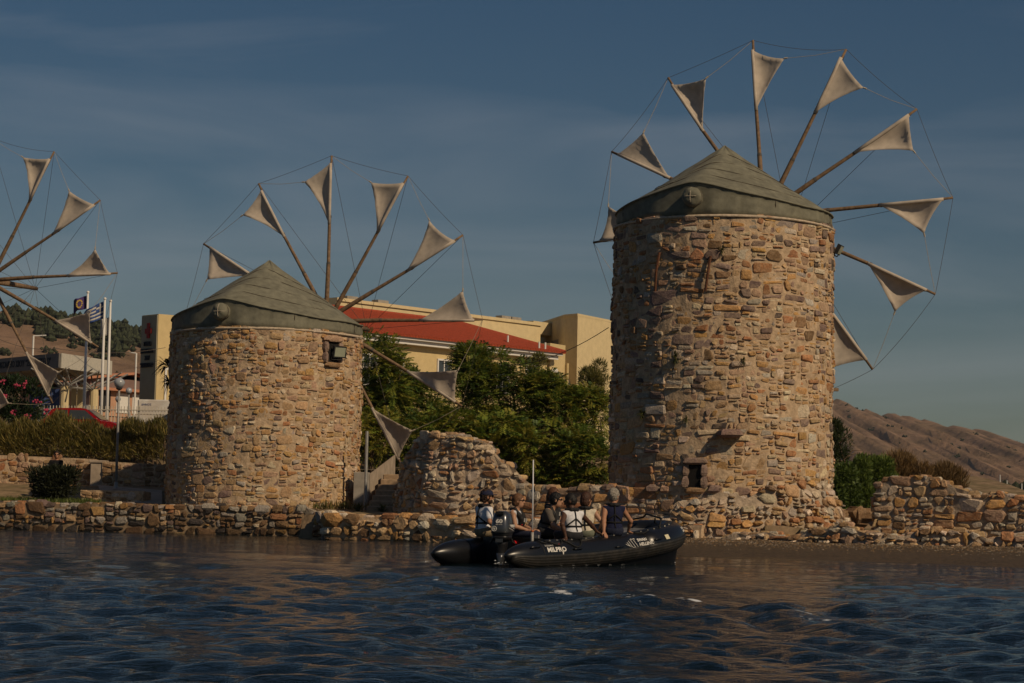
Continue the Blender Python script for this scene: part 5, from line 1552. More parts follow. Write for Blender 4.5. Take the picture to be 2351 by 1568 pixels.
# retaining wall, bench wall, path, stairs by the squat mill
_w = np.random.default_rng(66)
W_RET = dict(brown=3, pink=2.2, rust=1.2, tan=2.2, ochre=.8)
def ret(label, x0, x1, Y0, Y1, zt0, zt1, zb):
    pts = [PZ(x0, Y0, 0), PZ((x0+x1)/2, (Y0+Y1)/2, 0), PZ(x1, Y1, 0)]; L, f = poly_path(pts)
    rubble_wall("retaining_wall", label, "wall", pts, lambda u: zb, lambda u: zt0 + (zt1-zt0)*u/L, .5, (.5, .18, .16), W_RET, _w, gap=.018, proud=.04, k=1.3, bulge=.02, crest=False)
ret("brown stone retaining wall under the hedge at the left edge", -120, 214, 91.2, 90.6, 2.85, 2.72, .8)
ret("brown stone retaining wall with pale pointing beside the lamp post", 230, 420, 89.8, 89.4, 2.62, 2.5, .8)
q = PZ(222, 90.2, 0); rr = empty("gate_pillar", (q.x, q.y, 1.4), "square rendered pillar between the two retaining walls", "pillar"); MB().box((q.x-.28, q.y-.35, 1.0), (q.x+.28, q.y+.35, 2.55), .03).build("shaft", M_PAVE, rr); MB().box((q.x-.33, q.y-.4, 2.55), (q.x+.33, q.y+.4, 2.66), .02).build("cap", M_PAVE, rr)
rubble_wall("bench_wall", "low shaded stone bench wall left of the squat windmill", "wall", [PZ(182, 82.6, 0), PZ(326, 82.0, 0)], lambda u: .85, lambda u: 1.44, .7, (.36, .14, .1), dict(brown=2, grey=2, tan=2), _w, gap=.02, proud=.03, k=1.4, bulge=.02, crest=False)
pp = MB(); pp.add([PZ(236, 83.5, 1.05), PZ(372, 80.2, .99), PZ(372, 87.5, 1.52), PZ(225, 89.2, 1.68)], [(0,1,2,3)]); o = pp.build("path", M_PAVE, None); o["kind"] = "structure"
st = empty("stone_stairs", PZ(870, 78, .9), "worn stone stairs rising between squat windmill and humped ruin", "stairs")
for i in range(7):
    a = PZ(840 + 6*i, 77.6 + .55*i, 0); b = PZ(926, 77.4 + .55*i, 0)
    MB().box((a.x, a.y, .6), (b.x, a.y + .62, 1.08 + .19*i), .03).build("step", mat("worn_step", (.30,.21,.13), .9, .25, 3, .5, 18), st)
cw = empty("concrete_parapet", PZ(850, 79.5, 1), "grey concrete parapet wall beside the stone stairs", "wall")
a, b = PZ(806, 79.2, 0), PZ(846, 80.0, 0); MB().box((a.x, 79.6, .6), (b.x, 80.0, 2.25), .02).build("panel", M_GREY, cw)
a, b = PZ(846, 80, 0), PZ(905, 84.5, 0); MB().prism([(a.x + .01, 79.7, .6), (b.x, 84.0, 1.2), (b.x, 84.0, 3.0), (a.x + .01, 79.7, 2.2)], (-.05, .35, 0)).build("panel", M_PAVE, cw)
pq = PZ(838, 79.0, .9); po = empty("steel_post", pq, "slim grey steel post by the stone stairs", "post"); MB().tube([(pq.x, 79, .8), (pq.x, 79, P(838, 990, 79).z)], .055, 8).build("shaft", M_STEEL, po); MB().lathe([(.12, -.1), (.12, .05), (.07, .09)], pq, 8).build("foot", M_STEEL, po)

# floodlights on the mills
def floodlight(label, c, yaw, tilt=-.25, s=1.0):
    f = Vector((math.sin(yaw), -math.cos(yaw), tilt)).normalized(); ex = f.cross(EZ).normalized() * -1; up = ex.cross(f) * -1
    if up.z < 0: up = -up
    root = empty("floodlight", c, label, "floodlight"); c = Vector(c)
    MB().obox(c - ex*.24*s - up*.20*s - f*.10, ex*.48*s, f*.12, up*.40*s).build("housing", M_DARKM, root)
    MB().obox(c - ex*.20*s - up*.16*s + f*.021, ex*.40*s, f*.012, up*.32*s).build("lens", mat("lamp_glass", (.34,.36,.27), .15, .05, 2, spec=.6), root)
    MB().tube([c - ex*.27*s, c - ex*.27*s - up*.28*s - f*.05, c + ex*.27*s - up*.28*s - f*.05, c + ex*.27*s], .018, 5).build("bracket", M_DARKM, root)
    MB().tube([c - up*.28*s - f*.05, c - up*.28*s - f*.5], .025, 5).build("bracket_arm", M_DARKM, root)
floodlight("black floodlight with pale lens in the squat windmill's window niche", on_tower(C_MID, 3.72, .86, P(780, 808, 79).z), .55)
floodlight("grey floodlight jutting from the tallest windmill's right edge below the cap", on_tower(C_RIGHT, 3.60, 1.5, P(1908, 576, 70).z), 1.2, -.5, .8)
# slender masts beyond the broken wall
for x, y, lab in ((2296, 1090, "left of three pale masts beyond the broken wall"), (2312, 1103, "middle of three pale masts beyond the broken wall"), (2346, 1110, "pale mast nearest the right edge beyond the broken wall")):
    t = P(x, y, 150); r = empty("mast", (t.x, 150, 0), lab, "mast"); MB().tube([(t.x, 150, -.3), t], [.06, .03], 6).build("spar", M_WHITE, r); MB().tube([(t.x - .3, 150, t.z*.7), (t.x + .3, 150, t.z*.7)], .02, 5).build("crosstree", M_WHITE, r)
# ------------------------------------------------------------------ inflatable boat
BH = Vector((math.cos(rad(51.5)), math.sin(rad(51.5)), 0))          # heading: to the right and away
BP = Vector((-BH.y, BH.x, 0))                                        # port side, away from the camera
_tn = P(1160, 1276, 41.9)
BEAM, TR_ = .875, .272
BO = Vector((_tn.x, _tn.y, 0)) + BP * BEAM                          # midpoint of the two stern tips, at the waterline
def BW(u, v, z): return BO + BH * u + BP * v + EZ * z
M_HYP = mat("black_hypalon", (.007,.0075,.009), .32, .12, 3, .12, 30, .5, dist=.004)
M_STRK = mat("worn_strake_rubber", (.032,.028,.023), .5, .35, 4, .3, 22, .4, c2=(.018,.017,.015))
M_LOGO = mat("white_print", (.62,.60,.56), .6, .06, 5)
M_BOATG = mat("grey_deck", (.17,.165,.165), .6, .1, 4)
M_BROPE = mat("black_rope", (.012,.012,.012), .7, .2, 9, .5, 60)
M_GROM = mat("brass_grommet", (.5,.46,.38), .35, .1, 5, metal=.6)

def zc(u): return float(np.interp(u, [0, .5, 1, 2.2, 3.2, 4.2, 5.0, 5.6, 6.2], [.20, .19, .20, .235, .30, .385, .485, .57, .63]))
def tube_axis(u, side):
    """centre line of the tube on one side (side = -1 near, +1 far), straight then curving in to the bow"""
    if u < 4.6: v = BEAM
    else: v = BEAM * math.sqrt(max(0, 1 - ((u - 4.6) / 1.6) ** 2.2))
    return BW(u, side * v, zc(u))
def tube_r(u): return TR_ * float(np.interp(u, [0, .04, .16, .36, .6, .85], [.10, .24, .50, .76, .95, 1.0]))
us = [0, .03, .08, .16, .26, .36, .5, .66, .85] + list(np.linspace(1.2, 4.6, 10)) + [4.87, 5.13, 5.4, 5.6, 5.76, 5.9, 6.02, 6.12, 6.18, 6.2]
boat = empty("inflatable_boat", BO, "black inflatable boat with outboard motor carrying seven passengers", "boat")
def tube_frames():
    pts = [(tube_axis(u, -1), tube_r(u)) for u in us] + [(tube_axis(u, 1), tube_r(u)) for u in us[::-1][1:]]
    fr = []
    for i, (p, r) in enumerate(pts):
        t = (pts[min(i+1, len(pts)-1)][0] - pts[max(i-1, 0)][0]); t.z *= .6; t.normalize()
        out = Vector((t.y, -t.x, 0)).normalized()          # outboard
        fr.append((p, out, r))
    return fr
FR = tube_frames(); NU = len(us)
def tube_piece(name, i0, i1, extra=0.0, a0=0.0, a1=2*PI, n=28, ribs=0, mat_=None, parent=None, caps=True):
    rings = []
    full = a1 - a0 > 6.2
    for p, o, r in FR[i0:i1+1]:
        m = n if full else n + 1
        rings.append([p + (o*math.cos(a0 + (a1-a0)*k/n) + EZ*math.sin(a0 + (a1-a0)*k/n)) * (r + extra + (.006 if ribs and k % 4 in (1, 2) else 0)) for k in range(m)])
    return MB().loft(rings, caps=caps and full, closed=full).build(name, mat_ or M_HYP, parent or boat, True)
iA = 8; iB = NU - 7
near = tube_piece("buoyancy_tube", 0, iA + 9); bowt = tube_piece("bow_tube", iA + 9, 2*NU - 2 - iA - 9); far = tube_piece("buoyancy_tube", 2*NU - 2 - iA - 9, 2*NU - 2)
for a, b in ((2, iA + 9), (iA + 9, 2*NU - 2 - iA - 9), (2*NU - 2 - iA - 9, 2*NU - 4)):
    so = tube_piece("rubbing_strake", a, b, .008, rad(-62), rad(4), 24, 1, M_STRK)
    so.modifiers.new("rubber", 'SOLIDIFY').thickness = .012
for i in (iA, iA + 9, 2*NU - 2 - iA - 9, 2*NU - 2 - iA):       # welded joint bands
    p, o, r = FR[i]
    MB().tube([p + (o*math.cos(g) + EZ*math.sin(g)) * (r + .001) for g in np.linspace(0, 2*PI, 33)[:-1]], .006, 5, closed=True).build("joint_band", M_STRK, boat, True)
# flap along the top with brass grommets
for s0, s1 in ((iA + 1, NU - 6), (NU + 5, 2*NU - 3 - iA)):
    top = [(p + EZ*(r*.985) - o*.04, o) for p, o, r in FR[s0:s1+1]]
    m = MB().loft([[q - o*.055 + EZ*.0, q - o*.055 + EZ*.022, q + o*.05 + EZ*.02, q + o*.055 - EZ*.012] for q, o in top])
    m.build("top_flap", M_HYP, boat)
    pl = [q for q, o in top]; L = sum((b - a).length for a, b in zip(pl, pl[1:])); k = int(L / .23)
    for i in range(k):
        d = (i + .5) * .23; j = 0
        while j < len(pl) - 2 and d > (pl[j+1] - pl[j]).length: d -= (pl[j+1] - pl[j]).length; j += 1
        q = pl[j].lerp(pl[j+1], min(1, d / (pl[j+1] - pl[j]).length)); o = top[j][1]
        c = q + o*.062 + EZ*.0; ax = (o*.9 + EZ*.45).normalized(); e1 = BH if abs(ax.dot(BH)) < .8 else BP; e1 = (e1 - ax*e1.dot(ax)).normalized(); e2 = ax.cross(e1)
        MB().tube([c + (e1*math.cos(g) + e2*math.sin(g))*.017 for g in np.linspace(0, 2*PI, 11)[:-1]], .006, 4, closed=True).build("grommet", M_GROM, boat)
hl_ = []
for p, o, r in FR[iA - 1: 2*NU - 1 - iA]:
    hl_.append([p + (o*math.cos(a) + EZ*math.sin(a))*(r*.97) for a in (rad(-38), rad(-60))] + [Vector((p.x, p.y, 0)) + o*(r*.30) - EZ*.02, Vector((p.x, p.y, 0)) - o*.10 - EZ*.25, Vector((p.x, p.y, 0)) - o*.16 - EZ*.25, p - o*.1 - EZ*(r*.7)])
MB().loft(hl_).build("hull", M_HYP, boat, True)
def on_tube(u, ang, side=-1, h=0.0):
    """point on the outboard surface of a tube at angle ang above the horizontal"""
    a, b = tube_axis(u - .03, side), tube_axis(u + .03, side); t = (b - a); t.z *= .6; t.normalize()
    o = Vector((t.y, -t.x, 0)) * (-side); r = tube_r(u) + h
    return tube_axis(u, side) + (o*math.cos(ang) + EZ*math.sin(ang)) * r
def wrap_text(body, size, u0, ang0, xs=1.0, mat_=None, bold=.0, italic=0.0, name="lettering"):
    t = text_mesh(name, body, size, mat_ or M_LOGO, boat, Matrix.Identity(4), 0, 'LEFT', xs, bold=bold)
    for v in t.data.vertices: v.co = on_tube(u0 + v.co.x + italic*v.co.y, rad(ang0) + v.co.y / TR_, -1, .007)
    return t
wrap_text("MILPRO", .125, .95, 24, 1.35, bold=.004)
wrap_text("ZODIAC", .05, .92, 43, 1.4)
wrap_text("SWAN", .085, 3.86, 31, 1.3, bold=.003, italic=-.1)
wrap_text("HELLENIC", .085, 3.90, 12, 1.3, bold=.003, italic=-.1)
wrap_text("ZODIAC", .06, 5.62, 38, 1.0, bold=.002)
wrap_text("MILPRO", .06, 5.65, 24, 1.0, bold=.003)
MB().prism([on_tube(1.36 + a*.05, rad(46 + b), -1, .008) for a, b in ((-.3, -4), (.5, -4), (.9, 4), (.1, 4))], (.004, -.004, .002)).build("red_mark", M_RED, boat)
MB().prism([on_tube(1.40 + a*.05, rad(9 + b), -1, .008) for a, b in ((-.2, -5), (.3, -5), (.6, 6), (-.2, 6))], (.004, -.004, .002)).build("lettering", M_LOGO, boat)
# swan emblem: five nested strokes sweeping up into hooked necks
for k, (u0, h0, h1, hook) in enumerate(((3.50, 12, 22, 0), (3.55, 7, 28, 0), (3.61, 4, 34, 0), (3.69, 4, 38, 1), (3.78, 4, 38, 1))):
    pts = []
    for i in range(9):
        t = i / 8
        pts.append(on_tube(u0 + .06*(1-t)**2 - .05*t + (.0), rad(h0 + (h1 - h0)*t), -1, .008))
    if hook:
        for i in range(1, 6):
            g = PI * i / 6; pts.append(on_tube(u0 - .05 + .03*(1 - math.cos(g)), rad(h1 + 3*math.sin(g) - (4 if i == 5 else 0)), -1, .008))
    else: pts = [on_tube(u0 + .16 - .0*k, rad(h0 - 1), -1, .008)] + pts if k > 1 else pts
    MB().tube(pts, .0068, 5).build("swan_emblem_stroke", M_LOGO, boat)
pl = MB().prism([on_tube(u, rad(a), -1, .008) for u, a in ((4.82, 12), (4.95, 12), (4.92, 32), (4.79, 32))], (.003, -.006, .003)).build("number_plate", mat("pale_yellow_plate", (.6,.55,.38), .6, .05, 5), boat)
wrap_text("3", .085, 4.85, 22, 1.1, M_INK, .004)
# carrying handles and lifelines on the near side
for u, a in ((.5, 38), (1.75, 22), (3.1, 14), (4.42, 20)):
    q = [on_tube(u, rad(a), -1, .004), on_tube(u + .02, rad(a), -1, .035), on_tube(u + .22, rad(a), -1, .035), on_tube(u + .24, rad(a), -1, .004)]
    MB().tube(q, .017, 6).build("handle", M_HYP, boat, True)
for u0, u1, a in ((1.1, 1.6, 42), (1.6, 2.2, 30), (4.0, 4.45, 62), (.88, 1.1, 56)):
    pts = []
    for i in range(11):
        t = i / 10; pts.append(on_tube(u0 + (u1 - u0)*t, rad(80 - (80 - a)*4*t*(1-t)), -1, .016))
    MB().tube(pts, .015, 6).build("lifeline", M_BROPE, boat, True)
MB().tube([on_tube(4.9, rad(80), -1, .02), on_tube(5.15, rad(95), -1, .16), BW(5.6, -.1, 1.02), BW(5.85, .15, .95), BW(5.75, .35, .90)], .02, 6).build("painter_rope", M_BROPE, boat, True)
MB().tube([BW(5.85, -.15, .93), BW(6.05, 0, .84), BW(6.15, .05, .66)], .018, 6).build("painter_rope", M_BROPE, boat, True)
MB().lathe([(.06, 0), (.055, .04), (.03, .055)], tube_axis(5.4, 1) + EZ*TR_*.98, 10).build("valve_cap", M_LOGO, boat, True)
# deck, transom, bow locker
MB().prism([BW(1.3, -.72, .10), BW(4.8, -.72, .24), BW(5.5, -.4, .30), BW(5.5, .4, .30), BW(4.8, .72, .24), BW(1.3, .72, .10)], EZ*.05).build("deck", M_BOATG, boat)
MB().obox(BW(1.28, -.70, -.08), BP*1.4, BH*.07, EZ*.60).build("transom", M_HYP, boat)
MB().prism([BW(4.3, -.58, .52), BW(5.2, -.50, .60), BW(5.2, .50, .60), BW(4.3, .58, .52)], EZ*.10).build("bow_locker", M_BOATG, boat)
MB().tube([BW(5.21, -.50, .705), BW(5.21, .50, .705)], .02, 6).build("locker_trim", M_STEEL, boat)
MB().obox(BW(1.34, -.60, .42), BP*.10, BH*.03, EZ*.16).build("motor_clamp_pad", M_STEEL, boat)
# outboard motor
M_COWL = mat("graphite_motor_paint", (.07,.074,.082), .28, .05, 2, spec=.6, metal=.55, coat=.5)
M_COWD = mat("black_motor_plastic", (.012,.012,.013), .4, .1, 4)
EC = BW(.98, 0, 0)
EH = Vector((.24, .97, 0)).normalized(); EP = Vector((-EH.y, EH.x, 0))      # the motor is turned for a tight turn
def rrect(c, w, d, z, sh=0.0, e=3.2, n=28, tw=1.0):
    out = []
    for k in range(n):
        g = 2*PI*k/n; cc, ss = math.cos(g), math.sin(g)
        x = math.copysign(abs(cc)**(2/e), cc) * d/2; y = math.copysign(abs(ss)**(2/e), ss) * w/2
        out.append(c + EH*(x + sh)*.9 + EP*y*.9 + EZ*(.02 + .93*z))
    return out
cowl = MB().loft([rrect(EC, w, d, z, s) for w, d, z, s in ((.36, .50, .575, .02), (.40, .56, .60, .02), (.415, .59, .66, .02), (.41, .58, .76, .02), (.39, .55, .88, .025), (.355, .50, .97, .03), (.31, .44, 1.03, .035), (.24, .36, 1.065, .04), (.12, .2, 1.075, .05))]).build("outboard_motor", M_COWL, boat, True)
MB().loft([rrect(EC, w, d, z, .02) for w, d, z in ((.424, .602, .628), (.428, .606, .634), (.428, .606, .646), (.424, .602, .652))]).build("cowl_seam", M_COWD, cowl, True)
MB().loft([rrect(EC, w, d, z, s) for w, d, z, s in ((.30, .42, .47, .0), (.37, .50, .52, .01), (.39, .54, .572, .02))]).build("lower_cowl", M_COWD, cowl, True)
MB().loft([rrect(EC, w, d, z, s, 2.4) for w, d, z, s in ((.27, .34, .50, .0), (.25, .30, .38, .01), (.21, .26, .24, .0), (.17, .24, .12, -.02), (.10, .22, .02, -.03), (.08, .24, -.25, -.03))]).build("leg", M_COWD, cowl, True)
MB().loft([rrect(EC - EH*.02, w, d, z, s, 2.4) for w, d, z, s in ((.185, .235, .22, -.03), (.175, .24, .12, -.045), (.115, .225, .0, -.055), (.085, .24, -.2, -.055))]).build("leg_cover", M_COWL, cowl, True)
MB().loft([rrect(EC, w, .52, z, -.02, 2.2) for w, z in ((.30, -.02), (.31, -.01), (.30, .0))]).build("cavitation_plate", M_COWD, cowl)
MB().obox(EC - EH*.245 - EP*.075 + EZ*.955 , EP*.15, EH*.10, EZ*.06).build("cowl_handle", M_COWD, cowl)
aft = -EH
def aft_pt(y, z): return EC + aft*(.236) + EP*y + EZ*z
MA = lambda y, z, d=.285: frame(EC + aft*d + EP*y + EZ*z, -EP, EZ + EH*.13)
text_mesh("lettering", "60", .105, M_LOGO, cowl, MA(0, .825, .232), .006, xs=1.25, bold=.004)
text_mesh("lettering", "High Thrust", .026, M_LOGO, cowl, MA(0, .765, .242), .003)
MB().tube([aft_pt(.09 + .045*math.cos(g), .685 + .045*math.sin(g)) + aft*.012 for g in np.linspace(0, 2*PI, 19)[:-1]], .006, 5, closed=True).build("round_badge", M_LOGO, cowl)
for k in range(3):
    g = PI*k/3; MB().tube([aft_pt(.09 - .034*math.cos(g), .685 - .034*math.sin(g)) + aft*.012, aft_pt(.09 + .034*math.cos(g), .685 + .034*math.sin(g)) + aft*.012], .004, 4).build("round_badge", M_LOGO, cowl)
text_mesh("lettering", "YAMAHA", .075, M_LOGO, cowl, frame(EC - EP*.190 + EH*.06 + EZ*.735, EH, EZ + EP*.1), .008, xs=1.1, bold=.002)
MB().tube([EC - EP*.184 - EH*.17 + EZ*.70, EC - EP*.190 + EH*.05 + EZ*.665, EC - EP*.184 + EH*.21 + EZ*.64], .006, 5).build("silver_stripe", M_LOGO, cowl)
MB().obox(EC + aft*.185 - EP*.07 + EZ*.43, EP*.14, aft*.025, EZ*.10).build("flush_port", M_COWL, cowl, False)
MB().tube([EC + EH*.25 + EZ*.60, EC + EH*.55 + EP*.1 + EZ*.70, EC + EH*.95 + EP*.2 + EZ*.78], [.035, .03, .024], 8).build("tiller", M_COWD, cowl, True)
for k, (a, b, c) in enumerate((((.15, -.15, .5), (.3, -.3, .2), (.32, -.2, .5)), ((.1, -.17, .45), (.2, -.35, .30), (.3, -.42, .42)), ((.0, .16, .5), (.05, .3, .3), (.32, .25, .5)))):
    MB().tube(bez(EC + EH*a[0] + EP*a[1] + EZ*a[2], EC + EH*b[0] + EP*b[1] + EZ*b[2], EC + EH*c[0] + EP*c[1] + EZ*c[2]), .014, 6).build("cable_hose", M_BROPE, cowl, True)
MB().sphere(EC + EH*.20 - EP*.20 + EZ*.42, .045, 8, 6).build("kill_switch", mat("bright_red_plastic", (.55,.01,.012), .4, .05, 4), cowl, True)
# whip pole
pb, pt = P(1222, 1234, 43.0), P(1224.5, 1050, 43.0)
MB().tube([pb, pb.lerp(pt, .97)], [.0155, .012], 8).build("antenna_pole", M_STEEL if False else mat("white_pole", (.62,.62,.62), .4, .05, 3), boat, True)
MB().tube([pb - EZ*.25, pb + EZ*.10], .03, 8).build("pole_socket", M_STEEL, boat, True)
MB().tube([pb + EZ*.10, pb + EZ*.14], .024, 8).build("pole_tape", mat("orange_tape", (.45,.12,.03), .6, .1, 4), boat, True)
# foam at bow and waterline: low lumpy crests of white water
def spray(name, label, spots, rng):
    V, F = [], []
    for p, s in spots:
        for k in range(9):
            c = p + Vector((rng.normal(0, s*.7), rng.normal(0, s*.5), abs(rng.normal(0, s*.25)))); r = s*rng.uniform(.10, .30); b = len(V)
            for q in ((1,0,0),(0,1,0),(-1,0,0),(0,-1,0),(0,0,.5),(0,0,-.5)): V.append(c + Vector(q)*r*rng.uniform(.6, 1.4))
            F += [(b+i, b+j, b+4) for i, j in ((0,1),(1,2),(2,3),(3,0))]
    tag(mk(name, V, F, mat("foam", (.55,.58,.60), .7, .1, 8), None, True, kind="stuff"), label, "foam")
_s = np.random.default_rng(3)
spray("bow_foam", "white foam curling off the boat's bow and waterline", [(BW(5.75 - .12*i, -.55 - .06*i, .03), .10) for i in range(5)] + [(BW(1.0 + .4*i, -1.10, .015), .028) for i in range(9)] + [(BW(.25*i, 1.05 - .02*i, .02), .05) for i in range(5)] + [(EC + aft*.2 + EZ*.02, .09), (EC + aft*.35 - BP*.1 + EZ*.01, .07)], _s)
# ------------------------------------------------------------------ people: smooth bodies grown from blended limbs
def surface_nets(F, org, h):
    S = F < 0
    nx, ny, nz = F.shape
    c = np.zeros((nx-1, ny-1, nz-1), np.int8)
    cor = [(i, j, k) for i in (0, 1) for j in (0, 1) for k in (0, 1)]
    for i, j, k in cor: c += S[i:nx-1+i, j:ny-1+j, k:nz-1+k]
    act = (c > 0) & (c < 8)
    I = np.argwhere(act)
    idx = -np.ones(act.shape, np.int64); idx[act] = np.arange(len(I))
    acc = np.zeros((len(I), 3)); cnt = np.zeros(len(I))
    for ax in range(3):
        for a in (0, 1):
            for b in (0, 1):
                o = [0, 0, 0]; oth = [q for q in range(3) if q != ax]; o[oth[0]], o[oth[1]] = a, b
                p0 = I + o; p1 = p0.copy(); p1[:, ax] += 1
                f0 = F[p0[:, 0], p0[:, 1], p0[:, 2]]; f1 = F[p1[:, 0], p1[:, 1], p1[:, 2]]
                m = (f0 < 0) != (f1 < 0)
                t = np.where(m, f0 / (f0 - f1 + 1e-12), 0)
                q = p0.astype(float); q[:, ax] += t
                acc[m] += q[m]; cnt[m] += 1
    V = org + acc / cnt[:, None] * h
    faces = []
    for ax in range(3):
        sl0 = [slice(None)]*3; sl1 = [slice(None)]*3; sl0[ax] = slice(0, -1); sl1[ax] = slice(1, None)
        s0, s1 = S[tuple(sl0)], S[tuple(sl1)]
        E = np.argwhere(s0 != s1)
        u, v = [q for q in range(3) if q != ax]
        E = E[(E[:, u] > 0) & (E[:, v] > 0) & (E[:, u] < F.shape[u]-1) & (E[:, v] < F.shape[v]-1)]
        flip = s0[E[:, 0], E[:, 1], E[:, 2]]
        def cell(du, dv):
            q = E.copy(); q[:, u] -= du; q[:, v] -= dv; return idx[q[:, 0], q[:, 1], q[:, 2]]
        Q = np.stack([cell(1, 1), cell(0, 1), cell(0, 0), cell(1, 0)], 1)
        if ax == 1: flip = ~flip
        Q[~flip] = Q[~flip][:, ::-1]
        faces.append(Q)
    return V, np.concatenate(faces)

class Blob:
    """signed-distance body: list of round cones and ellipsoids blended together"""
    def __init__(s, k=.03): s.pr = []; s.k = k; s.cut = []
    def cone(s, a, b, ra, rb, k=None): s.pr.append(('c', np.array(a, float), np.array(b, float), ra, rb, k or s.k)); return s
    def ell(s, c, ax, r, k=None):
        """ellipsoid with local axes ax (3 vectors) and radii r"""
        s.pr.append(('e', np.array(c, float), np.array([list(v) for v in ax], float), np.array(r, float), 0, k or s.k)); return s
    def prim(s, p, X):
        if p[0] == 'c':
            a, b, ra, rb = p[1:5]; ba = b - a; t = np.clip((X - a) @ ba / max(ba @ ba, 1e-9), 0, 1)
            return np.linalg.norm(X - a - t[..., None]*ba, axis=-1) - (ra + (rb - ra)*t)
        q = (X - p[1]) @ p[2].T / p[3]
        return (np.linalg.norm(q, axis=-1) - 1) * p[3].min()
    def f(s, X):
        D = None
        for p in s.pr:
            d = s.prim(p, X)
            if D is None: D = d
            else:
                k = p[5]; h = np.clip(.5 + .5*(D - d)/k, 0, 1); D = D*(1-h) + d*h - k*h*(1-h)
        for fn in s.cut: D = np.maximum(D, fn(X))
        return D
    def mesh(s, name, mat_, parent, h=.013, grow=0.0, rough=0.0):
        lo = np.full(3, 1e9); hi = -lo
        for p in s.pr:
            if p[0] == 'c':
                for q, r in ((p[1], p[3]), (p[2], p[4])): lo = np.minimum(lo, q - r); hi = np.maximum(hi, q + r)
            else: R = p[3].max(); lo = np.minimum(lo, p[1] - R); hi = np.maximum(hi, p[1] + R)
        lo -= .03 + grow; hi += .03 + grow
        n = np.ceil((hi - lo) / h).astype(int) + 1
        axs = [lo[i] + h*np.arange(n[i]) for i in range(3)]
        D = np.full(n, .2)
        for p in s.pr:                       # each limb only touches the voxels near it
            if p[0] == 'c': R = max(p[3], p[4]); a_, b_ = np.minimum(p[1], p[2]) - R, np.maximum(p[1], p[2]) + R
            else: R = p[3].max(); a_, b_ = p[1] - R, p[1] + R
            m_ = p[5] + .03 + grow
            i0 = np.clip(((a_ - m_ - lo) / h).astype(int), 0, n); i1 = np.clip(((b_ + m_ - lo) / h).astype(int) + 2, 0, n)
            sl = tuple(slice(i0[i], i1[i]) for i in range(3))
            X = np.stack(np.meshgrid(*[axs[i][sl[i]] for i in range(3)], indexing='ij'), -1)
            d = s.prim(p, X); k = p[5]; D0 = D[sl]
            hh = np.clip(.5 + .5*(D0 - d)/k, 0, 1); D[sl] = D0*(1-hh) + d*hh - k*hh*(1-hh)
        if s.cut:
            X = np.stack(np.meshgrid(*axs, indexing='ij'), -1)
            D = D - grow
            for fn in s.cut: D = np.maximum(D, fn(X))
        else: D = D - grow
        V, F = surface_nets(D, lo, h)
        if rough: V = V + np.random.default_rng(len(V)).normal(0, rough, V.shape)
        return mk_np(name, V, F, mat_, parent, True)

def ik(a, b, l1, l2, pole):
    a, b, pole = Vector(a), Vector(b), Vector(pole); d = b - a; L = min(d.length, (l1 + l2)*.999); d.normalize()
    x = (l1*l1 - l2*l2 + L*L) / (2*L); y = math.sqrt(max(0, l1*l1 - x*x))
    p = pole - d*pole.dot(d); p.normalize()
    return a + d*x + p*y, a + d*L

def skin(n, c): return mat("skin_" + n, c, .55, .08, 8, spec=.35)
def cloth(n, c): return mat("cloth_" + n, c, .9, .12, 9, .5, 16, .15, dist=.02)
M_VEST = mat("black_lifejacket", (.011,.011,.012), .7, .2, 12, .4, 40)
M_STRAP = mat("black_webbing", (.009,.009,.009), .8, .1, 20)
M_LENS = mat("sunglass_lens", (.01,.01,.01), .15, .05, 5)

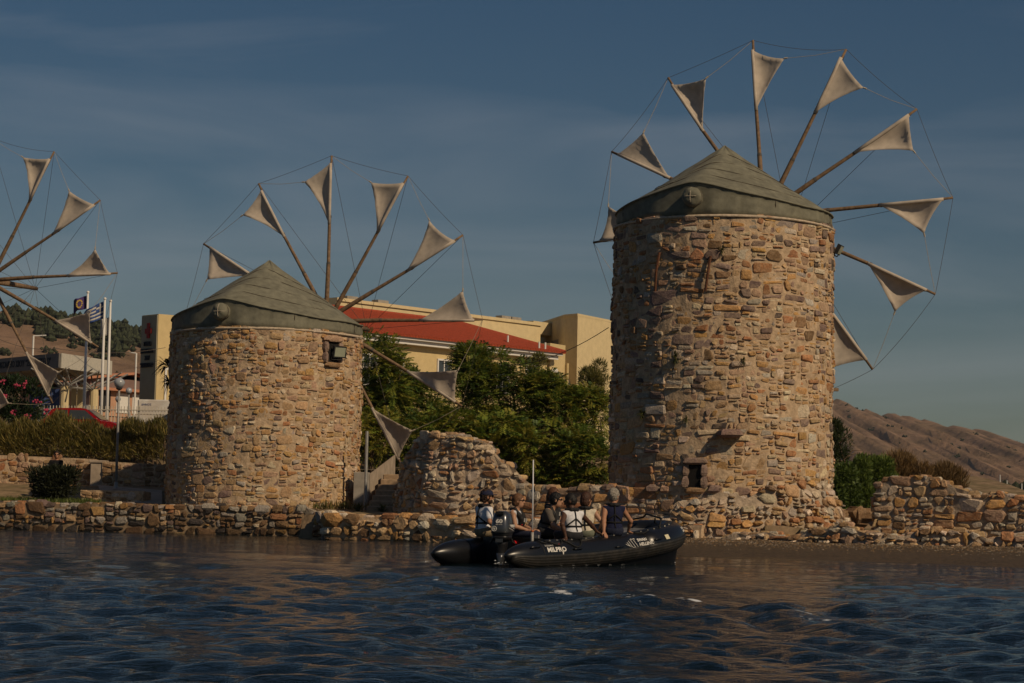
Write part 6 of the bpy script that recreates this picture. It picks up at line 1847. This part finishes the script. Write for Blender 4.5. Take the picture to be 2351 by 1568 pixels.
def person(label, pelvis, face, head_dir, lean, skin_m, top_m, leg_m, hair, hands, knees, feet, sleeve="tee", legs="long", cap=None, glasses=True, vest=True, s=1.0, beard=None, neck_drop=0.0, front_badges=False):
    s = s * 1.07
    """pelvis: world point of the seat bones; face: torso direction; lean: offset of the neck from above the pelvis"""
    f = Vector(face).normalized(); r = f.cross(EZ).normalized(); p0 = Vector(pelvis)
    root = empty("person", p0 - EZ*.02, label, "person")
    hipc = p0 + EZ*.10*s
    neck = p0 + EZ*.515*s + Vector(lean); ch = hipc.lerp(neck, .62)
    up = (neck - hipc).normalized(); fr = (f - up*f.dot(up)).normalized(); rt = fr.cross(up).normalized()
    ax = (rt, fr, up)
    hf = Vector(head_dir).normalized(); hr = hf.cross(EZ).normalized(); hu = hr.cross(hf).normalized()
    hc = neck + up*(.165 - neck_drop)*s + fr*.025 + hf*.012
    hax = (hr, hf, hu); S0 = s
    B = Blob(.03)
    B.ell(hipc, ax, (.155*s, .12*s, .13*s)); B.ell(hipc.lerp(neck, .30), ax, (.132*s, .10*s, .16*s)); B.ell(ch, ax, (.162*s, .112*s, .18*s))
    sh = [neck - up*.065*s + rt*q*.165*s for q in (-1, 1)]
    B.cone(sh[0], sh[1], .062*s, .062*s); B.cone(neck - up*.06, hc - hu*.05, .058*s, .05*s)
    hs = s * 1.14
    # head: skull, jaw, nose, brow, ears
    B.ell(hc + hu*.018*hs, hax, (.074*hs, .092*hs, .105*hs), .02); B.ell(hc + hf*.028*hs - hu*.055*hs, hax, (.052*hs, .062*hs, .062*hs), .025)
    B.cone(hc + hf*.088*hs + hu*.012*hs, hc + hf*.108*hs - hu*.022*hs, .010*hs, .015*hs, .012)
    B.ell(hc + hf*.080*hs + hu*.028*hs, hax, (.048*hs, .016*hs, .012*hs), .012); B.ell(hc + hf*.084*hs - hu*.062*hs, hax, (.024*hs, .012*hs, .010*hs), .01)
    for q in (-1, 1): B.ell(hc + hr*q*.076*hs - hf*.004, hax, (.012*hs, .024*hs, .034*hs), .008)
    arms = []
    for q, hd, S in ((-1, hands[0], sh[0]), (1, hands[1], sh[1])):
        tgt, pole, fdir = Vector(hd[0]), Vector(hd[1]), Vector(hd[2]).normalized()
        el, wr = ik(S, tgt, .285*s, .255*s, pole)
        B.cone(S, el, .052*s, .040*s); B.cone(el, el.lerp(wr, .4), .040*s, .038*s); B.cone(el.lerp(wr, .35), wr, .038*s, .026*s)
        # palm, four bent fingers of different length, thumb from the side of the palm
        pd = fdir; sd = pd.cross(EZ); sd = sd.normalized() if sd.length > .1 else rt; nn = sd.cross(pd).normalized()
        if nn.z < 0: nn = -nn
        pc = wr + pd*.045*s; B.ell(pc, (sd, pd, nn), (.040*s, .052*s, .019*s), .015)
        for i, ln in enumerate((.062, .072, .068, .052)):
            b0 = pc + pd*.040*s + sd*(i - 1.5)*.0205*s; b1 = b0 + pd*ln*.55*s - nn*.006; b2 = b1 + pd*ln*.38*s - nn*.024*s
            B.cone(b0, b1, .0105*s, .010*s, .006); B.cone(b1, b2, .010*s, .0085*s, .005)
        tq = -q; t0 = pc - pd*.02*s + sd*tq*.034*s; t1 = t0 + sd*tq*.026*s + pd*.026*s; B.cone(t0, t1, .013*s, .011*s, .008); B.cone(t1, t1 + pd*.030*s - nn*.008, .011*s, .0095*s, .005)
        arms.append((S, el, wr))
    hips = [hipc + rt*q*.088*s - up*.03 for q in (-1, 1)]; legp = []
    for i, q in enumerate((-1, 1)):
        kn, an = Vector(knees[i]), Vector(feet[i])
        k1, _ = ik(hips[i], an, .43*s, .41*s, kn - (hips[i] + an)/2)
        an2 = k1 + (an - k1).normalized() * min((an - k1).length, .42*s)
        B.cone(hips[i], k1, .083*s, .056*s); B.cone(k1, k1.lerp(an2, .35), .054*s, .052*s); B.cone(k1.lerp(an2, .3), an2, .052*s, .034*s)
        ft = Vector((an2 - hips[i]).to_tuple()); ft.z = 0; ft = ft.normalized() if ft.length > .05 else f
        B.cone(an2 - EZ*.03 - ft*.03, an2 - EZ*.045 + ft*.15*s, .036*s, .028*s)
        legp.append((hips[i], k1, an2, ft))
    B.mesh("body", skin_m, root, .0125)
    # shirt follows the torso
    T = Blob(.035)
    T.ell(hipc + up*.02, ax, (.160*s, .125*s, .14*s)); T.ell(hipc.lerp(neck, .30), ax, (.138*s, .105*s, .16*s)); T.ell(ch, ax, (.166*s, .116*s, .18*s))
    T.cone(sh[0] + rt*.01, sh[1] - rt*.01, .066*s, .066*s)
    if sleeve == "tee":
        for S, el, wr in arms: T.cone(S, S.lerp(el, .62), .062*s, .064*s)
    nk = np.array(neck - up*.012); un = np.array(up); T.cut.append(lambda X: (X - nk) @ un)
    hb = np.array(hipc - up*.10); T.cut.append(lambda X: -((X - hb) @ un))
    T.mesh("shirt", top_m, root, .0125, .006)
    # trousers or shorts
    L = Blob(.03); L.ell(hipc - up*.01, ax, (.168*s, .128*s, .125*s))
    for h0, k1, an2, ft in legp:
        if legs == "long": L.cone(h0, k1, .090*s, .064*s); L.cone(k1, an2, .064*s, .048*s)
        else: L.cone(h0, h0.lerp(k1, .86), .092*s, .082*s)
    wz = np.array(hipc + up*.07); L.cut.append(lambda X: (X - wz) @ un)
    L.mesh("trousers" if legs == "long" else "shorts", leg_m, root, .0135, .004)
    for h0, k1, an2, ft in legp:
        SHO = Blob(.02); SHO.cone(an2 - EZ*.035 - ft*.035, an2 - EZ*.05 + ft*.16*s, .045*s, .036*s); SHO.mesh("shoe", M_COWD, root, .016, .004)
    # hair
    style, hcol = hair
    HM = mat("hair_" + "_".join("%d" % int(q*1000) for q in hcol), hcol, .6, .35, 30, .6, 60, .35, dist=.01)
    if style != "none":
        Hh = Blob(.02); th = .012 if style != "crop" else .006
        Hh.ell(hc + hu*.024*hs - hf*.008, hax, ((.076+th)*hs, (.094+th)*hs, (.104+th)*hs))
        if style in ("long", "bun", "bob"): Hh.ell(hc - hf*.045*hs - hu*.03*hs, hax, (.076*hs, .062*hs, .09*hs))
        if style == "long": Hh.cone(hc - hf*.07*hs - hu*.04, neck - fr*.06 - up*.08, .06*hs, .045*hs)
        if style == "bob": Hh.ell(hc - hf*.03*hs - hu*.045*hs, hax, (.084*hs, .075*hs, .08*hs))
        if style == "curly": Hh.ell(hc - hf*.055*hs - hu*.045*hs, hax, (.082*hs, .055*hs, .06*hs))
        fp_ = np.array(hc + hf*.105*hs - hu*.025*hs); A_ = np.array([list(v) for v in hax])
        Hh.cut.append(lambda X: -((np.linalg.norm(((X - fp_) @ A_.T) / np.array([.105, .10, .095]) / hs, axis=-1) - 1) * .09))
        lowp = np.array(hc - hu*(.115 if style in ("long", "bob") else .075)*hs)
        if style != "long": hv = np.array(hu); Hh.cut.append(lambda X: -((X - lowp) @ hv))
        Hh.mesh("hair", HM, root, .011, 0.0, {"curly": .006, "short": .0045, "bun": .003}.get(style, .003))
        if style == "bun":
            MB().sphere(hc - hf*.118*hs + hu*.045*hs, .042*hs, 10, 8).build("hair_bun", HM, root, True)
    if beard is not None:
        Bd = Blob(.02); Bd.ell(hc + hf*.036*hs - hu*.066*hs, hax, (.060*hs, .064*hs, .050*hs)); Bd.mesh("beard", mat("beard_hair", beard, .8, .3, 30), root, .011)
    if cap is not None:
        C = Blob(.01); C.ell(hc + hu*.034*hs - hf*.004, hax, (.092*hs, .110*hs, .098*hs)); cz = np.array(hc + hu*.028*hs); hv2 = np.array(hu); C.cut.append(lambda X: -((X - cz) @ hv2)); C.mesh("cap", cap, root, .011)
        MB().loft([[hc + hf*(.085 + .085*math.cos(g))*hs + hr*.075*math.sin(g)*hs + hu*(z + .012*math.cos(g))*hs for g in np.linspace(-PI/2, PI/2, 9)] for z in (.030, .040)]).build("cap_brim", cap, root, True)
    if glasses:
        m = MB()
        for q in (-1, 1): m.sphere(hc + hr*q*.034*hs + hf*.090*hs + hu*.018*hs, .024*hs, 8, 6, (1, .55, .8) if abs(hf.y) > .7 else (.6, 1, .8))
        for q in (-1, 1): m.tube([hc + hr*q*.060*hs + hf*.084*hs + hu*.022*hs, hc + hr*q*.083*hs + hf*.02*hs + hu*.020*hs], .0055, 5)
        m.build("sunglasses", M_LENS, root, True)
    else:
        for q in (-1, 1): MB().sphere(hc + hr*q*.032*hs + hf*.086*hs + hu*.016*hs, .010*hs, 6, 5).build("eye", M_LENS, root, True)
    if vest:
        Tf = lambda X: T.f(np.array(X)[None, :])[0] - .008
        def surf(g, h):
            """shirt surface at height fraction h of the torso, angle g (0 = front, + = right)"""
            c = hipc.lerp(neck, h); d = fr*math.cos(g) + rt*math.sin(g); lo_, hi_ = 0.0, .34
            for _ in range(9):
                m_ = (lo_ + hi_)/2
                if Tf(c + d*m_) < 0: lo_ = m_
                else: hi_ = m_
            return c + d*(lo_ + .006)
        # horseshoe bladder: behind the neck, over the shoulders, down the chest
        pts, rr = [], []
        for q in (-1,):
            pts = [surf(-.42, .36) + fr*.02, surf(-.46, .58) + fr*.025, neck - up*.10 + fr*.105 - rt*.105, neck - up*.0 + fr*.02 - rt*.108, neck + up*.0 - fr*.07 - rt*.06, neck + up*.005 - fr*.092, neck + up*.0 - fr*.07 + rt*.06, neck - up*.0 + fr*.02 + rt*.108, neck - up*.10 + fr*.105 + rt*.105, surf(.46, .58) + fr*.025, surf(.42, .36) + fr*.02]
        V_ = Blob(.02)
        for i in range(len(pts) - 1):
            V_.cone(pts[i], pts[i+1], (.050, .056, .050, .042, .036, .033, .036, .042, .050, .056, .050)[i]*s, (.056, .050, .042, .036, .033, .036, .042, .050, .056, .050, .05)[i]*s)
        V_.mesh("life_jacket", M_VEST, root, .0125)
        MB().tube([surf(g, .30 + .03*math.cos(g)) for g in np.linspace(0, 2*PI, 29)[:-1]], .017*s, 6, closed=True).build("belt_strap", M_STRAP, root)
        MB().tube([neck - fr*.085 + up*.01] + [surf(PI, h) for h in (.86, .74, .62, .5, .38)], .014*s, 6).build("back_strap", M_STRAP, root)
        for q in (-1, 1): MB().tube([surf(PI, .60), surf(PI + q*.45, .50), surf(PI + q*.9, .40), surf(PI + q*1.3, .32)], .014*s, 6).build("side_strap", M_STRAP, root)
        MB().tube([surf(PI, .40), surf(PI, .22), surf(PI - .1, .05)], .012*s, 6).build("crotch_strap", M_STRAP, root)
        if front_badges:
            MB().sphere(surf(.55, .34) + fr*.05, .024, 8, 6).build("pull_toggle", MAT["bright_red_plastic"], root, True)
            for g in (-.42, .42):
                c = surf(g, .55) + fr*.085; MB().obox(c - rt*.03 - up*.04, rt*.06, fr*.01, up*.075).build("jacket_badge", mat("jacket_print", (.35,.35,.34), .7, .4, 40), root)
    return root

SK_L = skin("fair", (.46,.26,.17)); SK_T = skin("tan", (.36,.18,.105)); SK_D = skin("deep", (.075,.034,.020)); SK_W = skin("warm", (.40,.22,.135))
def seat(u, side, inb=0.0, dz=0.0):
    q = tube_axis(u, side); q = q + BP*(-side)*inb; return Vector((q.x, q.y, zc(u) + TR_ + .005 + dz))
OUT = -BP                                            # starboard, towards the camera
def deckp(q, d, dist, z=.17): w = q + d*dist; return Vector((w.x, w.y, z))
DN = Vector((0, 0, -1))
# 1 helmsman
q = seat(1.40, 1, .06, .05); fd = (BH*.8 + Vector((.5, 0, 0))).normalized(); rt = fd.cross(EZ)
person("man in navy cap, white T-shirt and khaki shorts steering at the motor", q, fd, Vector((.98, .25, -.02)), fd*.03 + EZ*.02, SK_T, cloth("white", (.66,.66,.68)), cloth("khaki", (.24,.19,.12)),
       ("curly", (.035,.016,.008)), ((q + fd*.30 + rt*-.12 + EZ*.10, DN - fd*.5, fd), (q + fd*.16 + rt*.22 + EZ*.16, rt*.5 + DN*.6 - fd*.3, fd*.8 + DN*.5)),
       (q + fd*.45 + rt*-.14, q + fd*.45 + rt*.16), (deckp(q, fd, .42) + rt*-.12, deckp(q, fd, .36) + rt*.14), "tee", "short", cloth("navy_cap", (.018,.022,.05)), True, beard=(.025,.012,.007))
# 2 woman with the bun
q = seat(2.42, 1, .04, .0); fd = (OUT*.75 + Vector((.75, 0, 0))).normalized(); rt = fd.cross(EZ)
person("woman with hair in a bun and black life jacket, right of the motor", q, fd, Vector((1, -.10, .02)), fd*.02, SK_W, cloth("pale_stripe", (.50,.50,.53)), cloth("navy", (.020,.024,.045)),
       ("bun", (.13,.062,.028)), ((q + fd*.34 + rt*-.10 + EZ*.14, DN - rt*.5, fd), (q + fd*.32 + rt*.12 + EZ*.13, DN + rt*.6, fd)),
       (q + fd*.44 + rt*-.1, q + fd*.46 + rt*.12), (deckp(q, fd, .46) + rt*-.1, deckp(q, fd, .52) + rt*.12), "none", "long", s=.95, front_badges=True)
# 3 woman behind
q = seat(3.62, 1, .0, .04); fd = (OUT*.8 + Vector((.6, 0, 0))).normalized(); rt = fd.cross(EZ)
person("brown-haired woman in sunglasses partly hidden behind the man in grey", q, fd, Vector((1, -.25, 0)), fd*.02 + EZ*.02, SK_W, cloth("dark_top", (.03,.03,.035)), cloth("navy", (.020,.024,.045)),
       ("long", (.085,.035,.016)), ((q + fd*.34 + rt*-.10 + EZ*.12, DN - rt*.5, fd), (q + fd*.32 + rt*.12 + EZ*.12, DN + rt*.6, fd)),
       (q + fd*.44 + rt*-.1, q + fd*.44 + rt*.12), (deckp(q, fd, .45, .2) + rt*-.1, deckp(q, fd, .5, .2) + rt*.12), "tee", "long", s=.95, front_badges=True)
# 4 man in grey
q = seat(3.25, 1, .14, -.02); fd = (OUT*.55 + Vector((.85, 0, 0))).normalized(); rt = fd.cross(EZ)
person("black-haired man in grey T-shirt leaning forward with hands on his knees", q, fd, Vector((1, -.05, -.02)), fd*.14 - EZ*.02, SK_W, cloth("grey_olive", (.115,.10,.085)), cloth("dark_shorts", (.03,.03,.033)),
       ("short", (.006,.006,.007)), ((q + fd*.46 + rt*-.10 + EZ*.08, DN - rt*.6, fd), (q + fd*.46 + rt*.14 + EZ*.06, DN + rt*.7, fd)),
       (q + fd*.44 + rt*-.12 + EZ*.04, q + fd*.46 + rt*.15 + EZ*.04), (deckp(q, fd, .40, .18) + rt*-.1, deckp(q, fd, .46, .18) + rt*.12), "tee", "short", front_badges=True)
# 5 man in white, back to the camera
q = seat(2.16, -1, .06, .0); fd = (BP*.6 + Vector((-.1, .8, 0))).normalized(); rt = fd.cross(EZ)
hl = on_tube(1.80, rad(88), -1, .03); hr_ = on_tube(3.18, rad(80), -1, .03)
hl = on_tube(1.86, rad(92), -1, .035); hr_ = on_tube(2.92, rad(86), -1, .035)
person("dark-skinned man in white sleeveless top bracing both arms on the tube", q, fd, Vector((-.95, .30, -.22)), fd*.06 - EZ*.0, SK_D, cloth("white", (.66,.66,.68)), cloth("dark_shorts", (.03,.03,.033)),
       ("crop", (.010,.008,.007)), ((hl, -fd*.4 - rt*.5, OUT*.3 + DN*.35 - BH*.6), (hr_, -fd*.3 + rt*.5, OUT*.3 + DN*.35 + BH*.6)),
       (q + fd*.45 + rt*-.12, q + fd*.45 + rt*.12), (deckp(q, fd, .42) + rt*-.1, deckp(q, fd, .45) + rt*.12), "none", "short")
# 6 woman in cream
q = seat(3.02, -1, .42, -.02); fd = (BP*.35 + Vector((.35, .9, 0))).normalized(); rt = fd.cross(EZ)
person("short-haired woman in cream top between the man in white and the grey-haired man", q, fd, Vector((.75, .65, 0)), fd*.04 + EZ*.03, SK_W, cloth("cream", (.60,.54,.42)), cloth("sage", (.16,.17,.13)),
       ("bob", (.050,.020,.010)), ((q + fd*.30 + rt*-.14 + EZ*.12, DN - rt*.5, fd), (q + fd*.18 + rt*.26 + EZ*.10, DN + rt*.6, fd)),
       (q + fd*.42 + rt*-.1, q + fd*.44 + rt*.12), (deckp(q, fd, .42, .2) + rt*-.1, deckp(q, fd, .45, .2) + rt*.12), "none", "long", s=.96, glasses=True)
# 7 man in navy
q = seat(3.46, -1, .05, .0); fd = (BP*.35 + Vector((.10, .95, 0))).normalized(); rt = fd.cross(EZ)
hl = on_tube(3.02, rad(84), -1, .04); hr_ = on_tube(3.90, rad(92), -1, .035)
person("grey-haired man in navy sleeveless top leaning on both hands, nearest the bow", q, fd, Vector((.62, .78, .02)), fd*.03 + EZ*.03, SK_T, cloth("navy_top", (.014,.017,.045)), cloth("navy", (.020,.024,.045)),
       ("short", (.26,.235,.20)), ((hl, -fd*.3 - rt*.5, OUT*.5 + DN*.5 - BH*.2), (hr_, -fd*.3 + rt*.5, OUT*.1 + DN*.2 + BH*.8)),
       (q + fd*.45 + rt*-.12, q + fd*.45 + rt*.12), (deckp(q, fd, .42, .2) + rt*-.1, deckp(q, fd, .45, .2) + rt*.12), "none", "short", glasses=False)
# 8 onlooker standing on the quay
gz_ = 1.12; q = Vector((P(130, 1045, 84.5).x, 84.5, gz_ + .86)); fd = Vector((.25, -1, 0)).normalized(); rt = fd.cross(EZ)
person("man in black T-shirt and sunglasses standing behind the round bush", q, fd, Vector((.2, -1, 0)), EZ*.02, SK_T, cloth("black", (.012,.012,.013)), cloth("dark_shorts", (.03,.03,.033)),
       ("short", (.02,.014,.01)), ((q + fd*.30 + rt*.06 + EZ*.34, DN - rt*.9, rt), (q + fd*.28 + rt*.34 + EZ*.30, DN + rt*.6, rt*.7 + fd*.5)),
       (q + fd*.12 + rt*-.1 - EZ*.4, q + fd*.12 + rt*.1 - EZ*.4), (Vector((q.x, q.y, gz_ + .1)) - rt*.12, Vector((q.x, q.y, gz_ + .1)) + rt*.12), "tee", "long", vest=False, glasses=True)
# ------------------------------------------------------------------ air
hz = MB().box((-2600, -40, -3), (2600, 3100, 330)).build("haze", None, None, kind="stuff")
hm = bpy.data.materials.new("air"); hm.use_nodes = True
_n = hm.node_tree.nodes; _n.clear()
_o1 = _n.new("ShaderNodeOutputMaterial"); _v = _n.new("ShaderNodeVolumePrincipled")
_v.inputs["Color"].default_value = (.72, .84, 1.0, 1); _v.inputs["Density"].default_value = .000045; _v.inputs["Anisotropy"].default_value = .0
hm.node_tree.links.new(_v.outputs[0], _o1.inputs["Volume"])
hz.data.materials.append(hm)
tag(hz, "thin bluish haze hanging over the whole bay", "haze")
